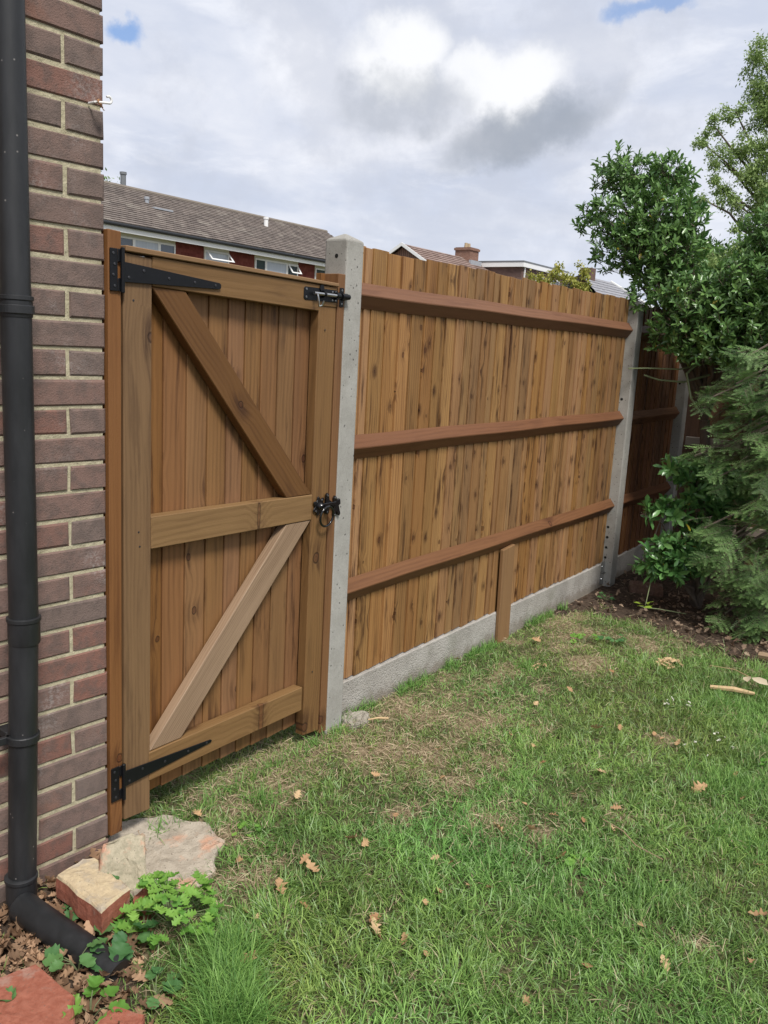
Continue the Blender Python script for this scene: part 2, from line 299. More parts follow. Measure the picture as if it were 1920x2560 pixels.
# ------------------------------------------------------------------ mesh helpers
def tag(o, label=None, cat=None, group=None, kind=None):
    if label: o['label'] = label
    if cat: o['category'] = cat
    if group: o['group'] = group
    if kind: o['kind'] = kind
    return o
def empty(name, loc, rz=0.0, label=None, cat=None, group=None):
    o = bpy.data.objects.new(name, None); o.empty_display_size = .1; COL.objects.link(o)
    o.location = loc; o.rotation_euler = (0, 0, rz)
    return tag(o, label, cat, group)
AX = {'x': (0, 1, 2), 'y': (1, 0, 2), 'z': (2, 0, 1)}
class MB:
    def __init__(s): s.V = []; s.Fc = []; s.g = []; s.r = []; s.mi = []
    def add(s, vs, fs, ax='x', rnd=None, gv=None, mi=0):
        b = len(s.V); rnd = random.random() if rnd is None else rnd
        off = (random.uniform(-50, 50), random.uniform(-50, 50), random.uniform(-50, 50))
        s.V += [tuple(v) for v in vs]; s.Fc += [tuple(i + b for i in f) for f in fs]; s.mi += [mi] * len(fs)
        if gv is None:
            i, j, k = AX[ax]; gv = [(v[i] + off[0], v[j] + off[1], v[k] + off[2]) for v in vs]
        s.g += [tuple(q) for q in gv]; s.r += [rnd] * len(vs)
        return s
    def box(s, x0, x1, y0, y1, z0, z1, ax='x', rnd=None, mi=0):
        vs = [(x0, y0, z0), (x1, y0, z0), (x1, y1, z0), (x0, y1, z0), (x0, y0, z1), (x1, y0, z1), (x1, y1, z1), (x0, y1, z1)]
        return s.add(vs, [(0, 3, 2, 1), (4, 5, 6, 7), (0, 1, 5, 4), (1, 2, 6, 5), (2, 3, 7, 6), (3, 0, 4, 7)], ax, rnd, mi=mi)
    def prism(s, poly, y0, y1, axis='y', ax='x', rnd=None, gv=None, mi=0):
        """poly: 2-D outline (counter-clockwise seen from -axis) extruded along axis"""
        n = len(poly)
        def pt(p, t):
            return {'y': (p[0], t, p[1]), 'x': (t, p[0], p[1]), 'z': (p[0], p[1], t)}[axis]
        vs = [pt(p, y0) for p in poly] + [pt(p, y1) for p in poly]
        fs = [tuple(range(n)), tuple(range(2 * n - 1, n - 1, -1))] + [(i, i + n, (i + 1) % n + n, (i + 1) % n) for i in range(n)]
        return s.add(vs, fs, ax, rnd, gv, mi=mi)
    def tube(s, pts, rad, n=8, cap=True, mi=0):
        pts = [Vector(p) for p in pts]; rad = rad if hasattr(rad, '__len__') else [rad] * len(pts)
        vs = []; fs = []; up = Vector((.31, .17, .93)); pa = None
        for i, p in enumerate(pts):
            t = (pts[min(i + 1, len(pts) - 1)] - pts[max(i - 1, 0)]).normalized()
            if pa is None: a = t.cross(up).normalized() if abs(t.dot(up)) < .95 else t.cross(Vector((1, 0, 0))).normalized()
            else: a = (pa - t * pa.dot(t)).normalized()
            pa = a; b = t.cross(a)
            for k in range(n):
                th = 2 * math.pi * k / n; vs.append(p + (a * math.cos(th) + b * math.sin(th)) * rad[i])
        for i in range(len(pts) - 1):
            for k in range(n):
                k2 = (k + 1) % n; fs.append((i * n + k, i * n + k2, (i + 1) * n + k2, (i + 1) * n + k))
        if cap: fs += [tuple(range(n - 1, -1, -1)), tuple(range((len(pts) - 1) * n, len(pts) * n))]
        return s.add(vs, fs, 'z', mi=mi)
    def disc(s, c, r, h, d=(0, -1, 0), n=10, mi=0):
        d = Vector(d); c = Vector(c); return s.tube([c, c + d * h * .6, c + d * h], [r, r, r * .7], n, mi=mi)
    def build(s, name, m, parent=None, bevel=0.0, smooth=False, seg=1):
        me = bpy.data.meshes.new(name); me.from_pydata(s.V, [], s.Fc)
        a = me.attributes.new('gco', 'FLOAT_VECTOR', 'POINT'); a.data.foreach_set('vector', np.array(s.g, 'f').ravel())
        a = me.attributes.new('rnd', 'FLOAT', 'POINT'); a.data.foreach_set('value', np.array(s.r, 'f'))
        for q in (m if isinstance(m, (list, tuple)) else [m]): me.materials.append(q)
        if isinstance(m, (list, tuple)): me.polygons.foreach_set('material_index', s.mi)
        if smooth: me.polygons.foreach_set('use_smooth', [True] * len(me.polygons))
        me.validate(); me.update()
        o = bpy.data.objects.new(name, me); COL.objects.link(o)
        if parent: o.parent = parent
        if smooth: o.modifiers.new('edge_split', 'EDGE_SPLIT').split_angle = math.radians(38)
        if bevel:
            b = o.modifiers.new('bevel', 'BEVEL'); b.width = bevel; b.segments = seg; b.limit_method = 'ANGLE'; b.angle_limit = math.radians(35)
        return o

def np_mesh(name, V, T, C, m, parent=None, smooth=False):
    """triangle mesh from arrays with a per-vertex colour"""
    me = bpy.data.meshes.new(name); V = np.ascontiguousarray(V, 'f'); T = np.ascontiguousarray(T, 'i')
    me.vertices.add(len(V)); me.vertices.foreach_set('co', V.ravel())
    me.loops.add(T.size); me.loops.foreach_set('vertex_index', T.ravel())
    me.polygons.add(len(T)); me.polygons.foreach_set('loop_start', np.arange(0, T.size, 3, dtype='i')); me.polygons.foreach_set('loop_total', np.full(len(T), 3, 'i'))
    if smooth: me.polygons.foreach_set('use_smooth', np.ones(len(T), bool))
    a = me.attributes.new('col', 'FLOAT_COLOR', 'POINT'); a.data.foreach_set('color', np.c_[C, np.ones(len(C))].astype('f').ravel())
    me.materials.append(m); me.update()
    o = bpy.data.objects.new(name, me); COL.objects.link(o)
    if parent: o.parent = parent
    return o
def unit(a): return a / np.maximum(np.linalg.norm(a, axis=-1, keepdims=True), 1e-9)
LEAF_V = np.array([(0, 0, 0), (.33, -.36, .05), (.33, 0, -.01), (.33, .36, .05), (.72, -.42, .03), (.72, 0, -.03), (.72, .42, .03), (1, 0, -.06)])
LEAF_T = np.array([(0, 1, 2), (0, 2, 3), (1, 4, 5), (1, 5, 2), (2, 5, 6), (2, 6, 3), (4, 7, 5), (5, 7, 6)])
def scatter(tv, tt, p, d, nrm, L, W, col, curl=0.0):
    """place a template leaf at each point: x along d, y across, z along nrm"""
    d = unit(d); s = unit(np.cross(nrm, d)); n = np.cross(d, s)
    x = tv[None, :, 0:1] * L[:, None, None]; y = tv[None, :, 1:2] * W[:, None, None]; z = tv[None, :, 2:3] * L[:, None, None]
    if np.any(curl): z = z - (np.asarray(curl)[:, None, None] if np.ndim(curl) else curl) * (tv[None, :, 0:1] ** 2) * L[:, None, None]
    V = p[:, None, :] + x * d[:, None, :] + y * s[:, None, :] + z * n[:, None, :]
    k = len(tv); T = tt[None] + (np.arange(len(p)) * k)[:, None, None]
    return V.reshape(-1, 3), T.reshape(-1, 3), np.repeat(col, k, axis=0)
def merge(parts):
    V = []; T = []; C = []; o = 0
    for v, t, c in parts: V.append(v); T.append(t + o); C.append(c); o += len(v)
    return np.concatenate(V), np.concatenate(T), np.concatenate(C)
def rdir(n): return unit(rng.normal(size=(n, 3)))
def vnoise(x, y, f, seed=0):
    """smooth 2-D value noise 0..1"""
    x = np.asarray(x) * f + seed * 17.3; y = np.asarray(y) * f - seed * 9.1
    xi = np.floor(x).astype(int); yi = np.floor(y).astype(int); fx = x - xi; fy = y - yi
    fx = fx * fx * (3 - 2 * fx); fy = fy * fy * (3 - 2 * fy)
    def h(a, b):
        v = np.sin(a * 127.1 + b * 311.7 + seed * 74.7) * 43758.5453; return v - np.floor(v)
    return (h(xi, yi) * (1 - fx) + h(xi + 1, yi) * fx) * (1 - fy) + (h(xi, yi + 1) * (1 - fx) + h(xi + 1, yi + 1) * fx) * fy

# ------------------------------------------------------------------ ground
def ss_(v, a, b):
    t = np.clip((v - a) / (b - a), 0, 1); return t * t * (3 - 2 * t)
def ground_h(x, y):
    x = np.asarray(x, float); y = np.asarray(y, float)
    h = .012 * (vnoise(x, y, 2.1, 3) - .5) + .008 * (vnoise(x, y, 7.0, 4) - .5)
    h = h + .055 * np.exp(-(((x - 3.35) / .35) ** 2 + ((y + .12) / .16) ** 2)) + .015 * np.exp(-(((x + .35) / .5) ** 2 + ((y + .02) / .15) ** 2))
    return h
gx = np.unique(np.concatenate([np.linspace(-400, -6, 24), np.arange(-6, 7, .05), np.linspace(7, 400, 24)]))
gy = np.unique(np.concatenate([np.linspace(-400, -5, 24), np.arange(-5, 2, .05), np.linspace(2, 400, 24)]))
GX, GY = np.meshgrid(gx, gy, indexing='ij'); near = (np.abs(GX) < 7) & (GY < 2.2) & (GY > -5.2)
GZ = np.where(near, ground_h(GX, GY), 0) - .006
nx, ny = GX.shape; idx = np.arange(nx * ny).reshape(nx, ny)
q = np.stack([idx[:-1, :-1], idx[1:, :-1], idx[1:, 1:], idx[:-1, 1:]], -1).reshape(-1, 4)
GV = np.stack([GX, GY, GZ], -1).reshape(-1, 3)
# soil bed boundary under the shrubs, straw patches
BED = [(1.9, .3), (2.15, .06), (2.33, -.10), (2.23, -.42), (2.18, -.66), (2.10, -.90), (1.95, -1.15), (1.9, -1.6), (2.2, -2.2)]
def in_bed(x, y):
    bx = np.interp(-np.asarray(y), [-b[1] for b in BED], [b[0] for b in BED])
    return ss_(np.asarray(x) - bx + .30 * (vnoise(x, y, 7, 9) - .5) + .14 * (vnoise(x, y, 21, 19) - .5), -.10, .10)
def in_litter(x, y):
    d = np.asarray(x) + 1.31 - .5 * (np.asarray(y) + .35)
    return ss_(-d + .10 * (vnoise(x, y, 9, 5) - .5), -.05, .09)
PATCH = [(1.438,-.470,.20,.16),(2.380,-.821,.252,.303),(2.093,-.036,.304,.213),(.141,-.587,.13,.11),(.387,-.207,.30,.14),(-.037,-.251,.26,.14),(-.219,-.802,.12,.10),(-.096,-.563,.15,.09),(.801,-1.020,.08,.07),(-.849,-.793,.055,.05),(-.182,-.969,.11,.06),(-.421,-1.522,.05,.05),(.089,-1.112,.05,.06),(-.375,-.543,.09,.06),(-.973,-.397,.13,.09),(-.781,.010,.15,.07),(-.829,-.215,.06,.11),(-.640,.021,.30,.10),(-1.272,-.418,.09,.07),(1.75,-.25,.30,.16),(1.0,-.2,.35,.07),(.15,-.06,.40,.12),(-.25,.0,.35,.14),(.45,-.38,.30,.16),(-.55,-.08,.30,.14),(.05,-.40,.30,.14),(1.95,-.6,.16,.25)]
def straw(x, y):
    x = np.asarray(x, float); y = np.asarray(y, float); s = np.zeros_like(x)
    for a, b, r1, r2 in PATCH: s = np.maximum(s, np.exp(-(((x - a) / r1) ** 2 + ((y - b) / r2) ** 2) * 1.1))
    s = s * (.25 + 1.1 * vnoise(x, y, 14, 2)) * (.55 + .7 * vnoise(x, y, 37, 23)); s = np.maximum(s, .55 * ss_(vnoise(x, y, 5.0, 8) * .6 + vnoise(x, y, 13, 6) * .4, .60, .80) * ss_(y + .30 * x, -1.6, -.5))
    return np.clip(s, 0, 1)
def slab_in(x, y):
    return (((np.asarray(x) + 1.03) / .185) ** 2 + ((np.asarray(y) + .10) / .175) ** 2) < .75 + .6 * vnoise(x, y, 18, 44)
bedv = np.where(near, in_bed(GX, GY), 0).reshape(-1); litv = np.where(near, in_litter(GX, GY), 0).reshape(-1); strv = np.where(near, straw(GX, GY), 0).reshape(-1)
def ground_mat():
    m, N = mat('turf_soil'); g = N.n('ShaderNodeTexCoord').outputs['Object']; k = N.sep(N.attr('zones'))
    f = N.noise(g, 35, 7, .7); f2 = N.noise(g, 5, 4, .6); f3 = N.noise(g, 120, 4, .7)
    turf = N.mix(N.ss(f, .3, .7), (.055, .065, .026), (.17, .155, .080))
    st = N.mix(N.ss(f3, .3, .7), (.16, .115, .066), (.38, .30, .19))
    soil = N.mix(N.ss(f, .3, .72), (.036, .025, .018), (.125, .088, .064))
    c = N.mix(N.ss(N.math('ADD', k[2], N.math('MULTIPLY', N.math('SUBTRACT', f, .5), .5)), .15, .6), turf, st)
    c = N.mix(N.ss(N.math('ADD', N.math('MAXIMUM', k[0], k[1]), N.math('MULTIPLY', N.math('SUBTRACT', f, .5), .7)), .3, .7), c, soil)
    return finish(m, N, c, .95, .2, N.math('ADD', f, N.math('MULTIPLY', f3, .5)), .012, 1.0)
me = bpy.data.meshes.new('lawn_ground'); me.from_pydata(GV.tolist(), [], q.tolist())
a = me.attributes.new('zones', 'FLOAT_VECTOR', 'POINT'); a.data.foreach_set('vector', np.c_[bedv, litv, strv].astype('f').ravel())
me.polygons.foreach_set('use_smooth', np.ones(len(me.polygons), bool)); me.materials.append(ground_mat())
go = bpy.data.objects.new('lawn_ground', me); COL.objects.link(go); go['kind'] = 'structure'

# view test used only to put more blades where they show larger
CAMn = np.array(CAM); Rn, Un, Fn = (np.array(v) for v in (R_, U_, F_))
def view(x, y, z=0.0):
    d = np.stack([x - CAMn[0], y - CAMn[1], np.full_like(x, z) - CAMn[2]], -1); dep = d @ Fn
    return (d @ Rn) / np.maximum(dep, .05), (d @ Un) / np.maximum(dep, .05), dep
def sample_ground(n, margin=.18, x0=-2.0, x1=4.4, y0=-3.2, y1=.42):
    X = []; Y = []; tot = 0
    while tot < n:
        x = rng.uniform(x0, x1, 200000); y = rng.uniform(y0, y1, 200000)
        a, b, dep = view(x, y); keep = (dep > .8) & (np.abs(a) < .4436 + margin) & (b < .59) & (b > -.5915 - margin * .9)
        keep &= rng.random(len(x)) < np.clip((3.0 / dep) ** 1.1, 0, 1); keep &= (y < .05) | ((x > -1.05) & (x < -.12))
        X.append(x[keep]); Y.append(y[keep]); tot += keep.sum()
    return np.concatenate(X)[:n], np.concatenate(Y)[:n]
BLADE_V = np.array([(0, -.5, 0), (0, .5, 0), (.38, -.42, .10), (.38, .42, .10), (.74, -.26, .10), (.74, .26, .10), (1, 0, 0)])
BLADE_T = np.array([(0, 1, 3), (0, 3, 2), (2, 3, 5), (2, 5, 4), (4, 5, 6)])
def blades(x, y, h, wd, lean, az, col, z=None):
    n = len(x); zz_ = (ground_h(x, y) - .004 if z is None else z)
    p = np.stack([x, y, zz_], -1)
    d = np.stack([np.cos(az) * np.sin(lean), np.sin(az) * np.sin(lean), np.cos(lean)], -1)
    nr = np.stack([-np.cos(az) * np.cos(lean), -np.sin(az) * np.cos(lean), np.sin(lean)], -1) + .5 * rng.normal(size=(n, 3))
    nr = nr - d * np.sum(nr * d, -1, keepdims=True)
    return scatter(BLADE_V, BLADE_T, p, d, unit(nr), h, wd, col, curl=rng.uniform(.0, .45, n))
def lerp(a, b, t): return np.array(a)[None] * (1 - t[:, None]) + np.array(b)[None] * t[:, None]
x, y = sample_ground(235000)
bd = in_bed(x, y); li = in_litter(x, y); stw = straw(x, y)
thin = vnoise(x, y, 11, 12)
keep = (rng.random(len(x)) < (1 - bd * 1.05) * (1 - .97 * li) * (1 - .62 * stw) * (.55 + .45 * ss_(thin, .25, .6))) & ~slab_in(x, y)
x, y = x[keep], y[keep]; n = len(x)
lush = ss_(-y - .35 * x + .35 * vnoise(x, y, 1.7, 1), -.25, 1.3) * .6 + .4 * ss_(vnoise(x, y, 3.3, 21), .35, .8)
right = ss_(x * .8 - y, 1.6, 2.6)
h = (.020 + .024 * lush + .018 * right) * rng.uniform(.6, 1.5, n) * (1 - .4 * straw(x, y)); wd = rng.uniform(.0016, .0034, n) * (1 + .3 * lush)
t = rng.random(n); c = lerp((.078, .190, .040), (.275, .490, .130), t ** 1.05)
pz = vnoise(x, y, 4.2, 31) * .6 + vnoise(x, y, 15, 32) * .4
c = c * (.55 + .85 * pz)[:, None]; c[:, 0] *= .85 + .6 * vnoise(x, y, 2.3, 33)
tuft = vnoise(x, y, 16, 40) * 2 * math.pi * 2 
az = np.where(rng.random(n) < .6, tuft + rng.normal(0, .6, n), rng.uniform(0, 2 * math.pi, n)); lean = rng.uniform(.25, 1.35, n)
dry = rng.random(n) < .035 + .25 * straw(x, y); c[dry] = lerp((.32, .27, .14), (.50, .44, .27), rng.random(dry.sum()))
pal = rng.random(n) < .10; c[pal] = lerp((.26, .42, .16), (.42, .56, .28), rng.random(pal.sum()))
g1 = blades(x, y, h, wd, lean, az, c)
# long tuft beside the leaf litter and ragged clumps
tx = []; ty = []
for cx, cy, r, k in [(-1.36, -.74, .055, 1500), (-1.30, -.66, .05, 800), (-1.22, -.60, .06, 600), (.95, -1.55, .14, 900), (.55, -1.35, .12, 700), (1.35, -1.25, .14, 900), (1.8, -1.3, .14, 900), (.2, -1.5, .12, 500), (-.55, -1.2, .08, 260), (-.3, -1.35, .08, 260), (-.62, -.15, .05, 200), (1.15, -.25, .07, 200)]:
    tx.append(rng.normal(cx, r * .6, k)); ty.append(rng.normal(cy, r * .6, k))
fx = rng.uniform(0., 2.25, 2600); tx.append(fx); ty.append(.030 + rng.normal(0, .016, 2600)); km = vnoise(fx, fx * 0, 9, 3) > .55; tx[-1] = fx[km]; ty[-1] = ty[-1][km]; fx = rng.uniform(-1.0, 0., 500); tx.append(fx); ty.append(-.03 + rng.normal(0, .02, 500))
x2 = np.concatenate(tx); y2 = np.concatenate(ty); k = len(x2); big = (x2 < -1.15)
g2 = blades(x2, y2, np.where(big, rng.uniform(.05, .12, k), rng.uniform(.03, .075, k)), rng.uniform(.0018, .0034, k), rng.uniform(.15, 1.15, k), rng.uniform(0, 2 * math.pi, k), lerp((.080, .20, .040), (.28, .48, .12), rng.random(k)))
V, T, C_ = merge([g1, g2]); tag(np_mesh('grass', V, T, C_, M['grass']), 'short green lawn grass growing in front of the fence', 'grass', kind='stuff')
# dead straw lying in the turf
x, y = sample_ground(90000); s = straw(x, y); b = in_bed(x, y)
keep = (rng.random(len(x)) < np.clip(s * .9 + .04, 0, 1) * (1 - b * .85) * (1 - .8 * in_litter(x, y))) & ~slab_in(x, y); x, y = x[keep], y[keep]; n = len(x)
g3 = blades(x, y, rng.uniform(.02, .055, n), rng.uniform(.0012, .0026, n), rng.uniform(1.15, 1.55, n), rng.uniform(0, 2 * math.pi, n), lerp((.24, .17, .10), (.62, .51, .34), rng.random(n)), z=ground_h(x, y) + rng.uniform(0, .012, n))
tag(np_mesh('dry_grass', *g3, M['dry_leaf']), 'pale straw and dead grass lying in the bare patches of the lawn', 'dry grass', kind='stuff')

# ------------------------------------------------------------------ house wall on the left
def brick_face(mb, length, height, along, seed, x_start=0.0, thick=.1025):
    """stretcher bond; along(s, t, z) -> point ; s runs away from the corner"""
    rr = random.Random(seed); z = 0.0; row = 0
    while z < height:
        s = 0.0; first = True
        while s < length:
            L = .1025 if (first and row % 2 == 0) else .215
            e = [rr.uniform(-.0022, .0022) for _ in range(6)]; o = rr.uniform(-.0010, .0010); c = .0045
            a0, a1, z0, z1 = s + max(0, e[0]) if not first else 0.0, min(s + L, length) + e[1] * .6, z + .0 + e[2] * .5, z + .065 + e[3] * .5
            vs = []; 
            for dd, ins in ((0, c), (c, 0), (.07, 0)):
                for (aa, zz2) in ((a0 + ins, z0 + ins), (a1 - ins, z0 + ins), (a1 - ins, z1 - ins), (a0 + ins, z1 - ins)):
                    jit = rr.uniform(-.0018, .0018)
                    vs.append(along(aa + jit, dd + o + (0 if dd else abs(jit) * .4), zz2 + jit))
            fs = [(0, 1, 2, 3)] + [(k + 4 * l, k + 4 * (l + 1), (k + 1) % 4 + 4 * (l + 1), (k + 1) % 4 + 4 * l) for l in (0, 1) for k in range(4)]
            mb.add(vs, fs, 'x', rr.random()); s += L + .010; first = False
        z += .075; row += 1
WR = -math.radians(5.1)
house = empty('brick_house', (-1.114, .010, 0), WR, 'weathered purple brown brick house wall with pale yellow mortar at the left edge', 'house')
ZB = -.095 - .010     # lowest course starts just below ground so that a joint falls at z = 2.24 - n * .075
mb = MB(); brick_face(mb, 4.6, 4.4, lambda s, t, z: (-s, t, z + ZB), 3); 
brick_face(mb, 3.2, 4.4, lambda s, t, z: (-t, s + .113, z + ZB), 5)
mb.build('brickwork', M['brick'], house)
mo = MB()
def rough_joint(mb, s0, s1, z, dep):
    pass
mo.box(-4.6, -.007, .0048, .10, -.15, 4.35); mo.box(-.10, -.007, .10, 3.2, -.15, 4.35)
mo.build('mortar', M['mortar'], house)
# interior leaf so the wall is a solid cavity wall
mb = MB(); mb.box(-4.6, -.16, .17, .27, -.1, 4.35); mb.build('inner_wall', M['cream'], house)
mb = MB(); mb.box(-4.9, .35, -.35, 3.5, 4.40, 4.52); mb.build('eaves', M['white_paint'], house)
# small patches of smeared mortar
mb = MB(); mb.box(-.62, -.008, -.0015, .02, .132, .1415)
# ------------------------------------------------------------------ downpipe
pipe = empty('downpipe', (-1.114, .010, 0), WR, 'scuffed black round plastic downpipe fixed to the brick wall', 'downpipe')
px, py = -.285, -.080
def ring_tube(pts, r, n=28): return MB().tube(pts, r, n)
top = (px + .003, py, 4.3)
ring_tube([top, (px, py, 1.60)], .0340, 32).build('pipe', M['pipe'], pipe, smooth=True)
ring_tube([(px, py, 1.60), (px, py, .795)], .0350, 32).build('pipe', M['pipe'], pipe, smooth=True)
ring_tube([(px, py, .80), (px - .022, py, .075)], .0350, 32).build('pipe', M['pipe'], pipe, smooth=True)
def socket(z0, z1, r, x=px):
    m_ = MB().tube([(x, py, z0), (x, py, z0 + .004), (x, py, z1 - .012), (x, py, z1 - .010), (x, py, z1 - .002), (x, py, z1)], [r * .97, r, r, r * 1.07, r * 1.07, r * .985], 32)
    o = m_.build('socket', M['pipe'], pipe, smooth=True); md = o.modifiers.new('e', 'EDGE_SPLIT'); md.split_angle = math.radians(35)
    return o
socket(.735, .805, .0385); socket(1.535, 1.585, .0375)
for z, x in ((.485, px - .010), (1.553, px)):
    b = MB().tube([(x, py, z - .010), (x, py, z + .010)], .0412, 32)
    b.box(x - .090, x - .030, py + .004, py + .016, z - .010, z + .010); b.box(x - .03, x + .03, py + .03, -.0, z - .010, z + .010); b.box(x - .095, x - .085, py + .0, -.0, z - .012, z + .012)
    b.build('pipe_clip', M['pipe'], pipe, bevel=.0015)
xs_ = px - .025
so = MB().tube([(xs_, py, .030), (xs_, py, .088), (xs_, py, .091), (xs_, py, .099), (xs_, py, .102)], [.0385, .0385, .0415, .0415, .036], 32)
so.build('socket', M['pipe'], pipe, smooth=True).modifiers.new('e', 'EDGE_SPLIT').split_angle = math.radians(35)
def loc(wx, wy, wz):  # world -> pipe local
    return (house.matrix_basis.inverted() @ Vector((wx, wy, wz)))
house_m = Matrix.Translation((-1.114, .010, 0)) @ Matrix.Rotation(WR, 4, 'Z')
def loc(wx, wy, wz): return tuple(house_m.inverted() @ Vector((wx, wy, wz)))
e0 = Vector((xs_, py, .055)); p1 = Vector(loc(-1.448, -.115, .030)); p2 = Vector(loc(-1.428, -.440, .000))
sh = MB().tube([e0, Vector((xs_, py - .004, .020)), p1], [.037, .037, .037], 32); sh.build('elbow', M['pipe'], pipe, smooth=True)
dirn = (p2 - p1).normalized()
sh = MB().tube([p1 - dirn * .045, p1 - dirn * .040, p1, p2, p2 - dirn * .02], [.034, .0385, .0385, .0385, .0345], 32, cap=True)
sh.build('outlet', M['pipe'], pipe, smooth=True).modifiers.new('e', 'EDGE_SPLIT').split_angle = math.radians(35)

# hook in the wall with a scrap of dead leaf
hk = empty('wall_hook', (-1.114, .010, 2.07), WR, 'small white metal hook screwed into the brick corner high up', 'hook')
pts = [(-.042, .0, .000), (-.041, -.026, .000), (-.030, -.031, .001), (-.008, -.032, .004)] + [(-.006 + .008 * math.sin(t), -.032, .012 - .008 * math.cos(t)) for t in np.linspace(.4, 3.9, 9)]
MB().tube(pts, .0030, 8).build('shank', M['white_paint'], hk, smooth=True)

# ------------------------------------------------------------------ gate
gate = empty('side_gate', (-.60, .02, .08), 0, 'brown timber framed and braced garden gate of vertical boards between brick wall and concrete post', 'gate')
GO = Vector((-.60, .02, .08))
def gb(mb, name, m, bevel=.0022, parent=None, smooth=False, seg=1):
    mb.V = [(v[0] - GO.x, v[1] - GO.y, v[2] - GO.z) for v in mb.V]
    return mb.build(name, m, parent or gate, bevel, smooth, seg)
gb(MB().prism([(-1.064, .078), (-.968, .072), (-.966, 1.716), (-1.062, 1.722)], .0, .040, ax='z'), 'stile', M['gate_frame'])
for sx, sz in ((-1.012, .955), (-1.008, .912), (-1.005, .215), (-1.03, 1.60), (-.20, .30), (-.205, 1.56)): gb(MB().disc((sx, .0, sz), .0032, .0008), 'screw', M['dark_screw'], 0)
gb(MB().prism([(-.2395, .055), (-.1465, .046), (-.1455, 1.700), (-.2395, 1.700)], .0025, .040, ax='z'), 'stile', M['gate_frame'])
gb(MB().prism([(-.965, 1.643), (-.2415, 1.622), (-.2415, 1.640), (-.147, 1.640), (-.147, 1.708), (-.965, 1.722)], -.0015, .0385, ax='x'), 'rail', M['gate_frame'])
gb(MB().prism([(-.9665, .898), (-.240, .889), (-.240, .981), (-.9665, .994)], -.001, .0395, ax='x'), 'rail', M['ledge'])
gb(MB().prism([(-.973, .169), (-.258, .166), (-.258, .257), (-.973, .262)], -.003, .039, ax='x'), 'rail', M['ledge'])
def braced(name, poly, m, e0=(0, 1), e1=(2, 3)):
    mid = lambda e: Vector(((poly[e[0]][0] + poly[e[1]][0]) / 2, (poly[e[0]][1] + poly[e[1]][1]) / 2)); a = mid(e0); b = mid(e1)
    d = (b - a).normalized(); e = Vector((-d.y, d.x)); gv = []
    for y_ in (.002, .038):
        for p in poly: gv.append((d.dot(Vector(p)) + 3.3, e.dot(Vector(p)) + 7.7, y_))
    return gb(MB().prism(poly, .002, .038, gv=gv), name, m)
braced('brace', [(-.966, 1.6415), (-.376, .984), (-.2425, .9825), (-.842, 1.6385)], M['brace_dark'], (0, 3), (1, 2))
braced('brace', [(-.970, .2635), (-.842, .2625), (-.2415, .8875), (-.371, .8885)], M['brace_pale'])
gb(MB().prism([(-1.060, 1.7255), (-.146, 1.7105), (-.146, 1.7225), (-1.060, 1.7405)], -.009, .055, ax='x'), 'capping_strip', M['batten'])
seams = [-1.055, -.985, -.888, -.798, -.712, -.629, -.554, -.478, -.396, -.308, -.225, -.150]
bp = MB()
for i in range(len(seams) - 1):
    a0, a1 = seams[i], seams[i + 1]; z0 = .105 - .02 * (i / 10) + random.uniform(-.003, .003); z1 = 1.722 - .016 * (i / 10) - .002
    poly = [(a0 + .0008, .0415), (a1 - .001, .0465), (a1, .0515), (a1 + .012, .0525), (a1 + .012, .057), (a0 + .0008, .0515)]
    bp.prism([(p[0], p[1]) for p in poly], z0, z1, axis='z', ax='z')
gb(bp, 'board_panel', M['gate_board'], .0008)

def tee_hinge(zt, zb, plate, strap, tip):
    """black tee hinge: plate on the jamb, knuckle, tapering strap on the gate"""
    (x0, x1) = plate; p = MB(); y0 = -.0045; y1 = -.0005
    xk = x1 - .012
    p.prism([(x0, zb), (xk - .006, zb), (xk - .006, zt), (x0, zt)], y0, y1, ax='z')
    o = gb(p, 'hinge', M['black_metal'], .0008)
    k = MB(); k.tube([(x1 - .006, -.009, zb - .004), (x1 - .006, -.009, zt + .004)], .0058, 12); k.box(xk - .006, xk + .004, -.006, -.0025, zb, zb + .034); k.box(xk - .006, xk + .004, -.006, -.0025, zt - .034, zt)
    ko = gb(k, 'knuckle', M['black_metal']); ko.parent = o
    z2, z3 = strap; tx, tz0, tz1 = tip; s_ = MB()
    s_.prism([(x1 - .006, z2), (tx - .006, tz0), (tx, tz0 + .004), (tx, tz1 - .004), (tx - .006, tz1), (x1 - .006, z3)], -.0078, -.0042, ax='x')
    so = gb(s_, 'strap', M['black_metal'], .0008); so.parent = o
    fr = [.06, .20, .45, .72, .95] ; up = [.25, .72, .5, .5, .5]
    for f_, u_ in zip(fr, up):
        xx = x1 + (tx - x1) * f_ - .006; a_ = z2 + (tz0 - z2) * f_; b_ = z3 + (tz1 - z3) * f_
        so2 = gb(MB().disc((xx, -.0078, a_ + (b_ - a_) * u_), .0042, .0018), 'screw', M['dark_screw'], 0, smooth=False); so2.parent = o
    for f_, ox in ((.12, .010), (.37, .014), (.62, .010), (.88, .014)):
        so2 = gb(MB().disc((x0 + ox, -.0045, zb + (zt - zb) * (1 - f_)), .0042, .0018), 'screw', M['dark_screw'], 0); so2.parent = o
    return o
tee_hinge(1.729, 1.620, (-1.108, -1.066), (1.645, 1.698), (-.712, 1.655, 1.673))
h2 = tee_hinge(.262, .155, (-1.113, -1.067), (.190, .240), (-.718, .206, .217))

